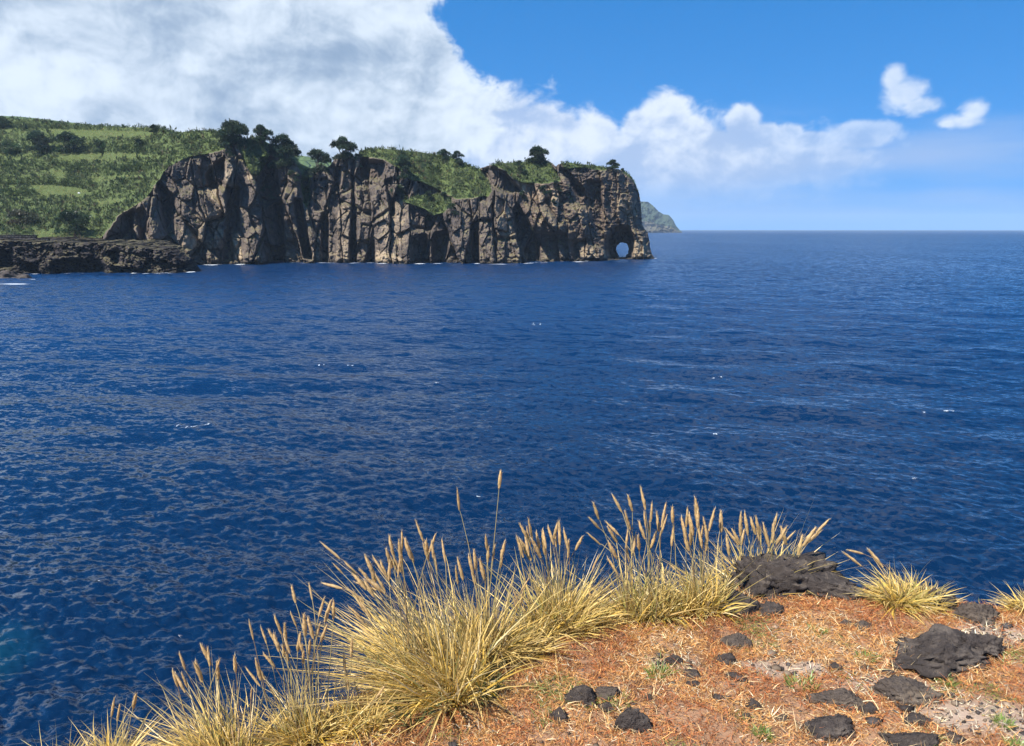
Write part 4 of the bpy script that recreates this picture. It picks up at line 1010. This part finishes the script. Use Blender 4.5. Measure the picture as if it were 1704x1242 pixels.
B = Blades(); B.put(bs, d0, Lm, rng.normal(0, 0.35, (n, 3)) + np.array([0, 0, -0.25]), rng.uniform(0.0016, 0.0032, n), colm, 2, 141)
link('dry_grass_mat', B.mesh('dry_grass_mat', M_MAT), kind='stuff', label='low mat of rust red and straw coloured dried plants covering the ground')
print('mat', n)

# ------------------------------------------------------------------ rocks
def ground_pt(px, row):
    x_, y_, _ = [float(q) for q in on_z(px, row, GZ)]
    a_ = math.atan2(x_, y_); r_ = min(math.hypot(x_, y_), float(edge_r(a_)) - 0.02); x_, y_ = r_ * math.sin(a_), r_ * math.cos(a_)
    return x_, y_, float(ground_z(np.array([x_]), np.array([y_]))[0])
ROCKS = [  # px, row of the foot, width, height (picture px), material, lumpiness, label
 (1312, 992, 205, 56, M_BAS, 0.34, 'large black lava hump at the edge with grass behind it'), (1396, 994, 130, 34, M_BAS, 0.34, 'low black lava slab tailing off right of the large hump'),
 (1232, 1022, 70, 46, M_BAS, 0.36, 'black lava shoulder at the left foot of the large hump'), (1288, 1022, 48, 26, M_BAS, 0.34, 'fist sized dark rock in red plants in front of the large hump'),
 (1596, 1118, 172, 46, M_BAS, 0.42, 'big jagged black lava boulder standing free on pale ground'), (1640, 1088, 90, 40, M_BAS, 0.42, 'dark lump leaning on the right of the big jagged boulder'), (1538, 1100, 52, 26, M_BAS, 0.42, 'low dark rock touching the left of the big jagged boulder'),
 (972, 1180, 58, 40, M_BAS, 0.36, 'smooth sided charcoal rock, highest of the nearby trio'), (1014, 1172, 40, 26, M_BASR, 0.34, 'brownish rock close behind the charcoal rock'), (1012, 1190, 30, 20, M_BAS, 0.34, 'small dark stone between the charcoal rock and the tilted one'),
 (932, 1204, 38, 26, M_BAS, 0.4, 'small dark rock half sunk in orange plants'), (1050, 1222, 58, 46, M_BAS, 0.4, 'tilted dark rock with straw in front, lowest of its cluster'),
 (1230, 1080, 48, 28, M_BASR, 0.4, 'crumbly brown black rock alone in the middle red plants'), (1206, 1108, 38, 24, M_BAS, 0.4, 'dark stone just below the crumbly brown rock'), (1120, 1114, 34, 22, M_BAS, 0.34, 'grey black stone on a pale patch among straw'),
 (1152, 1132, 40, 16, M_BAS, 0.34, 'flat dark stone a little below the pale patch stone'), (1156, 1152, 24, 14, M_BAS, 0.34, 'little dark stone under the flat one'), (1226, 1134, 34, 12, M_BAS, 0.3, 'flat sliver of dark rock level with the ground'),
 (1402, 1178, 84, 26, M_BASR, 0.42, 'low spiky brown rock overgrown with straw'), (1518, 1172, 100, 30, M_BASR, 0.3, 'broad earthy brown mound of crumbling rock'), (1394, 1228, 88, 28, M_BAS, 0.3, 'long flat grey rock lying near the bottom edge'),
 (1528, 1252, 76, 24, M_BAS, 0.3, 'grey rock cut off by the bottom edge of the picture'), (1258, 1184, 30, 20, M_BAS, 0.36, 'small round rock left of the spiky brown rock'), (1242, 1198, 20, 14, M_BAS, 0.36, 'tiny stone under the small round rock'), (1300, 1196, 24, 14, M_BASR, 0.36, 'tiny brown stone right of the small round rock'),
 (1578, 1014, 64, 36, M_BAS, 0.4, 'dark broken rock on the rim beside the lone green tussock'), (1634, 1034, 84, 30, M_BASR, 0.26, 'flat dusty brown rock on the rim'), (1508, 1004, 34, 20, M_BAS, 0.36, 'dark stone tucked under the lone green tussock'),
 (1440, 1046, 36, 16, M_BASR, 0.34, 'flat stone in the orange plants below the large hump'), (1412, 1038, 24, 12, M_BASR, 0.34, 'smaller flat stone next to it, nearer the large hump'), (1392, 1110, 26, 14, M_BAS, 0.36, 'dark stone at the border of pale and orange ground'),
 (1585, 1158, 14, 10, M_BAS, 0.2, 'single grey pebble on bare dusty soil'), (1450, 1190, 30, 18, M_BAS, 0.4, 'dark stone right of the spiky brown rock'), (1535, 1206, 44, 18, M_BAS, 0.4, 'dark ragged stone below the earthy mound'), (1590, 1236, 40, 18, M_BAS, 0.4, 'dark stone near the bottom right corner'),
 (1080, 1172, 16, 11, M_BAS, 0.3, 'thumb sized stone right of the charcoal rock'), (1196, 1170, 22, 12, M_BAS, 0.34, 'small dark stone between the cluster and the small round rock'), (1445, 1112, 20, 10, M_BASR, 0.34, 'brown stone in the pale ground centre'), (1480, 1120, 24, 12, M_BAS, 0.36, 'dark stone left of the big jagged boulder on gravel'),
]
FEET = {}
for i, (px, row, w, h, mt, lump, lb) in enumerate(ROCKS):
    x_, y_, z_ = ground_pt(px, row); mp = math.hypot(y_, CAM_H - z_) / FPX
    hw = w * mp * 0.5; hh = h * mp * (0.72 if w > 60 else 0.6)
    me = rock_mesh('lava_rock', hw, hw * 0.62, hh, 700 + 31 * i, mt, 5 if w > 80 else 4 if w > 35 else 3, lump, 0.085, 0.30)
    link('lava_rock', me, label=lb, cat='rock', group='lava rocks on the cliff top', loc=(x_, y_ + hw * 0.5, z_ + hh * 0.04))
# straw and dead stalks caught round the rocks
B = Blades()
for i, (px, row, w, h, mt, lump, lb) in enumerate(ROCKS):
    x_, y_, z_ = ground_pt(px, row); hw = w * math.hypot(y_, CAM_H - z_) / FPX * 0.5; n = int(20 + w * 1.5)
    a_ = rng.uniform(0, 2 * math.pi, n); q_ = rng.uniform(0.82, 1.3, n)
    fx = x_ + hw * q_ * np.cos(a_); fy = y_ + hw * 0.5 + hw * 0.66 * q_ * np.sin(a_)
    d_ = unit(np.stack([rng.normal(0, 1, n), rng.normal(0, 1, n), rng.uniform(0.1, 1.3, n)], 1))
    cl = np.where((rng.uniform(size=n) < 0.5)[:, None], STR, np.where((rng.uniform(size=n) < 0.5)[:, None], ORG, RED)) * np.exp(rng.normal(0, 0.2, (n, 1)))
    B.put(np.stack([fx, fy, ground_z(fx, fy)], 1), d_, rng.uniform(0.02, 0.075, n), rng.normal(0, 0.3, (n, 3)) - UPV * 0.3, rng.uniform(0.0018, 0.0034, n), cl, 3, 5000 + i)
link('straw_litter', B.mesh('straw_litter', M_MAT), kind='stuff', label='straw and dead stalks caught around the lava rocks')
# loose grit
pv, pf, k = [], [], 0
ico = None
import bmesh
bm = bmesh.new(); bmesh.ops.create_icosphere(bm, subdivisions=1, radius=1.0); ico = np.array([v.co[:] for v in bm.verts]); icf = np.array([[v.index for v in f.verts] for f in bm.faces]); bm.free()
gx2, gy2 = scatter(24000); kb = rng.uniform(size=len(gx2)) < 0.10 + 0.9 * bare(gx2, gy2); gx2, gy2 = gx2[kb], gy2[kb]; n = len(gx2)
s_ = np.exp(rng.normal(-5.25, 0.55, n)); gz2 = ground_z(gx2, gy2)
pv = ico[None] * (1 + rng.normal(0, 0.22, (n, 12, 1))) * (s_[:, None] * np.stack([np.ones(n), rng.uniform(0.6, 1, n), rng.uniform(0.4, 0.8, n)], 1))[:, None, :] + np.stack([gx2, gy2, gz2 + s_ * 0.2], 1)[:, None, :]
pc = np.where(rng.uniform(size=(n, 1)) < 0.65, np.array([[0.07, 0.058, 0.052]]), np.array([[0.26, 0.19, 0.13]])) * np.exp(rng.normal(0, 0.25, (n, 1)))
link('grit', mesh_np('grit', pv.reshape(-1, 3), [(icf[None] + (np.arange(n) * 12)[:, None, None]).reshape(-1, 3)], M_MAT, False, {'col': np.repeat(pc, 12, 0)}), kind='stuff', label='dark grit and pebbles lying on the bare dusty soil')

# ------------------------------------------------------------------ seed heads and grass tussocks
def head_mesh(seed):
    """fuzzy cylinder of a seed head, one unit long along +Z"""
    r = np.random.default_rng(seed); ns, nr_ = 7, 9; V = []; F = []
    for i in range(nr_):
        t = i / (nr_ - 1); rad = 0.135 * (math.sin(math.pi * min(1, t * 0.90 + 0.10)) ** 0.55) * (1.05 - 0.35 * t) + 0.004
        for j in range(ns):
            a = 2 * math.pi * (j + 0.5 * (i % 2)) / ns; q = rad * (1 + r.normal(0, 0.16))
            V.append((q * math.cos(a), q * math.sin(a), t + r.normal(0, 0.012)))
    for i in range(nr_ - 1):
        for j in range(ns): F.append((i * ns + j, i * ns + (j + 1) % ns, (i + 1) * ns + (j + 1) % ns, (i + 1) * ns + j))
    n = 60; t = r.uniform(0.04, 0.97, n); a = r.uniform(0, 6.28, n); rad = 0.10 * np.sin(np.pi * np.clip(t * 0.9 + 0.1, 0, 1)) ** 0.5
    b = np.stack([rad * np.cos(a), rad * np.sin(a), t], 1); o = np.stack([np.cos(a), np.sin(a), 1.5 + 0 * a], 1); o /= np.linalg.norm(o, axis=1, keepdims=True)
    sd = np.stack([-np.sin(a), np.cos(a), 0 * a], 1)
    T = np.stack([b - sd * 0.018, b + sd * 0.018, b + o * r.uniform(0.10, 0.2, (n, 1))], 1).reshape(-1, 3)
    k = len(V); V = np.concatenate([np.array(V), T]); TF = np.arange(n * 3).reshape(-1, 3) + k
    c0 = np.array([0.64, 0.43, 0.19]) * (1 + r.normal(0, 0.10)); tt = np.clip(V[:, 2], 0, 1)[:, None]
    C = c0[None] * (0.86 + 0.3 * tt) * np.exp(r.normal(0, 0.15, (len(V), 1)))
    C[k:] = np.array([0.66, 0.49, 0.27]) * np.exp(r.normal(0, 0.12, (3 * n, 1)))
    return mesh_np('seed_head', V, [np.array(F), TF], M_GRASS, False, {'col': np.clip(C, 0, 1)})
HEADS = [head_mesh(800 + i) for i in range(6)]
YEL = np.array([0.70, 0.435, 0.060]); STW = np.array([0.80, 0.57, 0.20]); OLV = np.array([0.28, 0.225, 0.035]); GRE = np.array([0.22, 0.26, 0.07]); PAL2 = np.array([0.78, 0.66, 0.42]); BRW = np.array([0.36, 0.22, 0.09])
n_heads = 0
def tussock(label, px, row, w, h, n, seed, lean=(0, 0), heads=(), n_rand=0, green=0.3, stems=0, spread=1.0, drop=0.0, straw=0.35, depth=0.0):
    """px,row: foot of the clump; w,h leaf mass in picture px; heads: (tip px, tip row)"""
    global n_heads
    r = np.random.default_rng(seed)
    x0, y0, z0 = ground_pt(px, row); y0 += depth; z0 = float(ground_z(np.array([x0]), np.array([y0]))[0]) - drop
    dist = math.sqrt(x0 * x0 + y0 * y0 + (CAM_H - z0) ** 2); mp = y0 / FPX * 1.06
    W_ = w * mp * 0.5; H_ = h * mp
    root = link('grass_tussock', None, label=label, cat='grass tussock', group='dry grass tussocks along the cliff edge', loc=(x0, y0, z0))
    n = int(n * 1.0); B = Blades()
    q = np.sqrt(r.uniform(size=n)) * 0.42; a = r.uniform(0, 2 * math.pi, n)
    ns_ = 9; sc_c = r.integers(0, ns_, n); s_off = r.normal(0, 0.22, (ns_, 2)); s_lean = r.normal(0, 0.26, (ns_, 2)); s_len = r.uniform(0.68, 1.12, ns_)   # shoots grow in sheaves
    q = q * 0.6
    bx, by = W_ * (q * np.cos(a) + s_off[sc_c, 0]), W_ * (q * np.sin(a) * 0.7 + s_off[sc_c, 1] * 0.7)
    bz = ground_z(x0 + bx, y0 + by) - z0; bz = np.maximum(bz, -0.16) - 0.01
    out_ = np.stack([np.cos(a), np.sin(a), 0 * a], 1)
    tilt = q / 0.252 * r.uniform(0.3, 1.25, n) * 0.58 * spread * min(2.2, W_ / max(H_, 0.05)) ** 0.5
    d0 = unit(UPV[None] + out_ * tilt[:, None] + np.array([lean[0], lean[1], 0]) * r.uniform(0.4, 1.4, (n, 1)) + np.concatenate([s_lean[sc_c], np.zeros((n, 1))], 1) + out_ * 0.18 * spread + r.normal(0, 0.24, (n, 3)))
    L = H_ * r.uniform(0.35, 1.18, n) * s_len[sc_c] * (1 + 0.25 * tilt)
    bend = out_ * (0.30 * r.uniform(0.1, 1.2, (n, 1))) * spread + np.array([lean[0] * 0.5, lean[1] * 0.5, 0]) - UPV * (0.08 + 0.75 * r.uniform(0, 1, (n, 1)) ** 2 * (0.25 + tilt[:, None]))
    wd = r.uniform(0.0032, 0.0088, n) * (y0 / 2.8)
    u = r.uniform(size=n)
    col = np.where((u < green)[:, None], OLV, YEL); col = np.where((u < green * 0.35)[:, None], GRE, col); col = np.where((u > 1 - straw)[:, None], STW, col); col = np.where((u > 0.95)[:, None], PAL2, col)
    col = np.where((r.uniform(size=n) < 0.10)[:, None], BRW, col)
    col = col * np.exp(r.normal(0, 0.2, (n, 1)))
    tip = col * 0.35 + STW * 0.65
    bend = bend + r.normal(0, 0.16, (n, 3)) - UPV * ((r.uniform(size=(n, 1)) < 0.14) * r.uniform(0.5, 1.1, (n, 1)))
    B.put(np.stack([bx, by, bz], 1), d0, L, bend, wd, col, 5, seed + 1, tipcol=tip, curl=0.03)
    # dead thatch lying round the foot
    k = n // 3; a = r.uniform(0, 6.283, k); q = r.uniform(0.1, 0.75, k)
    fx, fy = W_ * q * np.cos(a), W_ * q * np.sin(a) * 0.7; fz = np.maximum(ground_z(x0 + fx, y0 + fy) - z0, -0.3) + r.uniform(0, 0.05, k)
    dd = unit(np.stack([np.cos(a) + r.normal(0, .6, k), np.sin(a) + r.normal(0, .6, k), r.uniform(0.0, 0.6, k)], 1))
    B.put(np.stack([fx, fy, fz], 1), dd, r.uniform(0.05, 0.16, k), r.normal(0, 0.2, (k, 3)) - UPV * 0.35, r.uniform(0.002, 0.004, k), np.where((r.uniform(size=k) < 0.5)[:, None], STW, YEL * 0.8) * np.exp(r.normal(0, 0.2, (k, 1))), 3, seed + 2)
    o = link('leaf_blades', B.mesh('leaf_blades', M_GRASS), root); o['kind'] = 'stuff'
    # flowering stems, each with its own seed head
    tips = [(hx, hy, 1) for hx, hy in heads]
    for _ in range(n_rand):
        t = r.uniform(-1, 1); tips.append((px + t * w * 0.5 + lean[0] * h * 1.0, row - h * (1.28 - 0.45 * t * t) * r.uniform(0.80, 1.10), 0))
    for hx, hy, ex in tips:
        yo = r.normal(0, W_ * 0.22)
        tp = np.array([float(v_) for v_ in at(hx, hy, y0 + yo)]) - np.array([x0, y0, z0])
        bq = np.array([W_ * 0.22 * r.normal() + tp[0] * 0.25, yo * 0.7, 0]); bq[2] = max(float(ground_z(np.array([x0 + bq[0]]), np.array([y0 + bq[1]]))[0]) - z0, -0.3) - 0.01
        hl = r.uniform(0.066, 0.098) * (1.1 if ex else 0.95) * mp / 0.0025
        v = tp - bq; Ls = np.linalg.norm(v)
        hl = min(hl, Ls * 0.4)
        side_b = np.array([-0.10 * v[0], 0, 0.10 * abs(v[0])]) + r.normal(0, 0.02, 3) * Ls
        pts = []
        for s in range(7):
            t = s / 6; pts.append(bq + v * t + side_b * (math.sin(math.pi * t * 0.95)))
        pts = np.array(pts)
        # the head takes over the last stretch of the stem
        dirn = unit(pts[-1] - pts[-3]); hb = pts[-1] - dirn * hl
        pts = np.concatenate([pts[:-2] if np.linalg.norm(pts[-1] - pts[-2]) < hl else pts[:-1], [hb + dirn * hl * 0.05]]) - bq
        tv, tf = tube(pts, np.linspace(0.0022, 0.0012, len(pts)), 4)
        sc_ = (np.array([0.55, 0.44, 0.20]) if r.uniform() < 0.75 else np.array([0.36, 0.24, 0.12])) * math.exp(r.normal(0, 0.15))
        st = link('stem', mesh_np('stem', tv, [tf], M_GRASS, True, {'col': np.repeat(sc_[None], len(tv), 0)}), root); st.location = bq
        hd = link('seed_head', HEADS[r.integers(6)], st)
        dirn = unit(dirn + r.normal(0, 0.10, 3)); hw_ = r.uniform(0.40, 0.74)
        rot = Vector(dirn).to_track_quat('Z', 'Y')
        hd.matrix_local = Matrix.LocRotScale(Vector(hb - bq), rot, Vector((hl * hw_, hl * hw_, hl)))
        n_heads += 1
    return root
tussock('spiky straw tussock at the lower left, leaning out over the sea', 372, 1262, 210, 150, 900, 2001, (-0.38, 0.05), [(282, 1127), (335, 1068), (348, 1075), (325, 1098), (313, 1105), (362, 1100), (300, 1120), (388, 1090), (370, 1095)], 3, 0.25)
tussock('loose tussock with many drooping seed heads left of centre', 515, 1228, 180, 120, 650, 2002, (-0.14, 0.0), [(414, 1033), (436, 1043), (447, 1048), (462, 1022), (468, 1035), (482, 975), (515, 973), (496, 1050), (505, 1022), (518, 1025), (532, 1035), (537, 996), (546, 1002), (557, 998), (545, 1040), (428, 1095), (440, 1085), (425, 1110), (408, 1112), (470, 1060), (478, 1070), (455, 1052), (500, 1065), (520, 1060), (487, 1015)], 4, 0.3)
tussock('largest golden tussock in the middle, swept to the left', 740, 1150, 250, 200, 1900, 2003, (-0.46, 0.02), [(531, 905), (575, 980), (600, 925), (607, 940), (620, 925), (580, 955), (650, 889), (662, 895), (672, 897), (648, 908), (640, 915), (692, 866), (706, 895), (715, 898), (727, 892), (738, 896), (588, 990), (612, 955), (630, 935), (655, 925), (668, 915), (680, 905), (595, 1000), (577, 1010), (590, 965), (605, 965), (625, 950), (645, 935), (660, 930), (584, 1022), (590, 1035), (700, 905), (720, 910)], 6, 0.22, straw=0.45)
tussock('pale upright tussock right behind the largest golden one', 822, 1090, 140, 155, 800, 2004, (-0.02, 0.0), [(833, 783), (753, 812), (790, 915), (800, 925), (815, 910), (822, 905), (840, 900), (775, 925), (780, 940), (835, 915), (760, 930)], 3, 0.2, straw=0.6)
tussock('olive tussock arching right beside a shaded hollow', 925, 1040, 160, 125, 1100, 2005, (0.08, 0.0), [(867, 868), (880, 858), (888, 885), (893, 892), (900, 885), (878, 890), (868, 880), (912, 875), (925, 868), (935, 866), (945, 880), (870, 895), (855, 895), (920, 882), (905, 880)], 3, 0.42)
tussock('tall thin stemmed tussock crowded with upright seed heads', 1085, 1025, 180, 108, 620, 2006, (0.0, 0.0), [(983, 836), (1021, 821), (1051, 823), (1069, 811), (1085, 835), (1103, 838), (1114, 840), (1010, 868), (1035, 850), (1072, 850), (1095, 850), (1060, 870), (1080, 865), (1110, 858), (975, 860), (1005, 880), (1040, 880), (1065, 885), (1090, 880), (1120, 870), (1015, 900), (970, 890), (1045, 905)], 2, 0.45, spread=0.6)
tussock('tussock of brown seed heads just left of the lava hump', 1170, 1015, 130, 100, 560, 2007, (0.02, 0.0), [(1143, 842), (1160, 826), (1157, 840), (1150, 855), (1165, 850), (1175, 860), (1145, 870), (1190, 848), (1198, 850), (1170, 875), (1155, 880), (1180, 880), (1135, 885), (1128, 862)], 1, 0.4, spread=0.6)
tussock('yellow tussock fanning out behind the lava hump', 1292, 980, 200, 128, 1400, 2008, (0.05, 0.0), [(1212, 875), (1220, 880), (1228, 853), (1238, 852), (1248, 862), (1262, 858), (1275, 872), (1290, 853), (1291, 868), (1300, 875), (1310, 877), (1320, 880), (1255, 870), (1355, 875), (1370, 885), (1365, 880), (1340, 890), (1215, 890), (1240, 880)], 1, 0.3, depth=0.26)
tussock('lone low green yellow tussock on the rim right of the hump', 1508, 1002, 170, 56, 900, 2009, (-0.02, 0.0), [(1440, 918), (1408, 914), (1400, 925)], 0, 0.55, spread=1.35, straw=0.15)
tussock('wispy tussock cut off by the right edge on the rim', 1712, 1004, 90, 48, 300, 2010, (-0.25, 0.0), [], 0, 0.35, spread=1.2)
tussock('small pale tussock below the edge in the lower left corner', 100, 1262, 110, 84, 460, 2011, (-0.05, 0.0), [], 0, 0.35, drop=0.0, spread=1.2)
tussock('small bristling tussock next to the corner one, with a bent head', 185, 1252, 110, 92, 460, 2012, (0.05, 0.0), [(190, 1163), (230, 1148), (196, 1172)], 0, 0.3, spread=1.1)
tussock('short straw tussock filling the bank under the drooping heads', 590, 1205, 150, 70, 500, 2013, (-0.1, 0.0), [(573, 1085), (585, 1060)], 3, 0.35, straw=0.45)
tussock('ragged straw tussock between the golden and the olive ones', 862, 1085, 110, 84, 420, 2014, (0.12, 0.0), [], 3, 0.3, straw=0.5)
tussock('thin straw clump at the near side of the tall stemmed tussock', 1000, 1034, 100, 45, 220, 2015, (0.1, 0.0), [], 2, 0.25, straw=0.6)
tussock('dense straw clump at the very bottom left of centre', 400, 1285, 180, 62, 450, 2016, (-0.2, 0.0), [], 2, 0.3, straw=0.45)
print('heads', n_heads)

# ------------------------------------------------------------------ little green plants in the dry mat
WEEDS = [('bright green weed near the right picture edge', 1668, 1205, 40, 16), ('fresh green sprig right of the big jagged boulder base', 1572, 1128, 44, 20), ('green blades among straw below the pale patch stone', 1095, 1128, 40, 26), ('grey green blades at the foot of the largest tussock', 690, 1190, 70, 62),
 ('green weed in the straw strip at mid right', 1335, 1135, 60, 20), ('small green weed near the bottom right of centre', 1270, 1225, 36, 18), ('green tuft under the lava hump in orange plants', 1360, 1050, 40, 12), ('lime weed low in the right corner', 1690, 1240, 36, 14), ('green sprout beside the middle red plants', 1445, 1090, 44, 14), ('long grey green leaves at the right of the largest tussock', 800, 1150, 60, 70)]
for i, (lb, px, row, w, h) in enumerate(WEEDS):
    r = np.random.default_rng(3000 + i); x0, y0, z0 = ground_pt(px, row); mp = y0 / FPX * 1.05; n = 90 if h < 40 else 40
    a = r.uniform(0, 6.283, n); q = np.sqrt(r.uniform(size=n)) * w * mp * 0.4
    B = Blades(); col = np.where((r.uniform(size=n) < 0.6)[:, None], np.array([[0.16, 0.24, 0.05]]), np.array([[0.30, 0.30, 0.09]])) * np.exp(r.normal(0, 0.2, (n, 1)))
    if h > 40: col = np.array([[0.13, 0.17, 0.065]]) * np.exp(r.normal(0, 0.2, (n, 1)))
    fx, fy = q * np.cos(a), q * np.sin(a)
    B.put(np.stack([fx, fy, ground_z(x0 + fx, y0 + fy) - z0], 1), unit(np.stack([np.cos(a) * 0.6, np.sin(a) * 0.6, 0 * a + 0.8], 1) + r.normal(0, 0.2, (n, 3))), h * mp * r.uniform(0.5, 1.3, n), r.normal(0, 0.15, (n, 3)) - UPV * 0.25, r.uniform(0.003, 0.006, n) * (1.5 if h > 40 else 1), col, 3, 3100 + i)
    link('green_weed', B.mesh('green_weed', M_GRASS), label=lb, cat='weed', group='green weeds in the dry mat', loc=(x0, y0, z0))

# ------------------------------------------------------------------ sea air
hm = bpy.data.materials.new('sea_haze'); hm.use_nodes = True; nt = hm.node_tree; nt.nodes.clear()
ho = nt.nodes.new('ShaderNodeOutputMaterial'); pv_ = nt.nodes.new('ShaderNodeVolumePrincipled')
pv_.inputs['Color'].default_value = (0.62, 0.80, 1.0, 1); pv_.inputs['Density'].default_value = 6.5e-5; pv_.inputs['Anisotropy'].default_value = 0.0
nt.links.new(pv_.outputs[0], ho.inputs['Volume'])
hb_ = SEA_R + 400.0; zt = 300.0
hv = np.array([(sx, sy, sz) for sz in (-6.0, zt) for sy in (-hb_, hb_) for sx in (-hb_, hb_)], float)
link('haze', mesh_np('haze', hv, [np.array([(0, 2, 3, 1), (4, 5, 7, 6), (0, 1, 5, 4), (2, 6, 7, 3), (0, 4, 6, 2), (1, 3, 7, 5)])], hm), kind='stuff', label='thin blue sea haze')
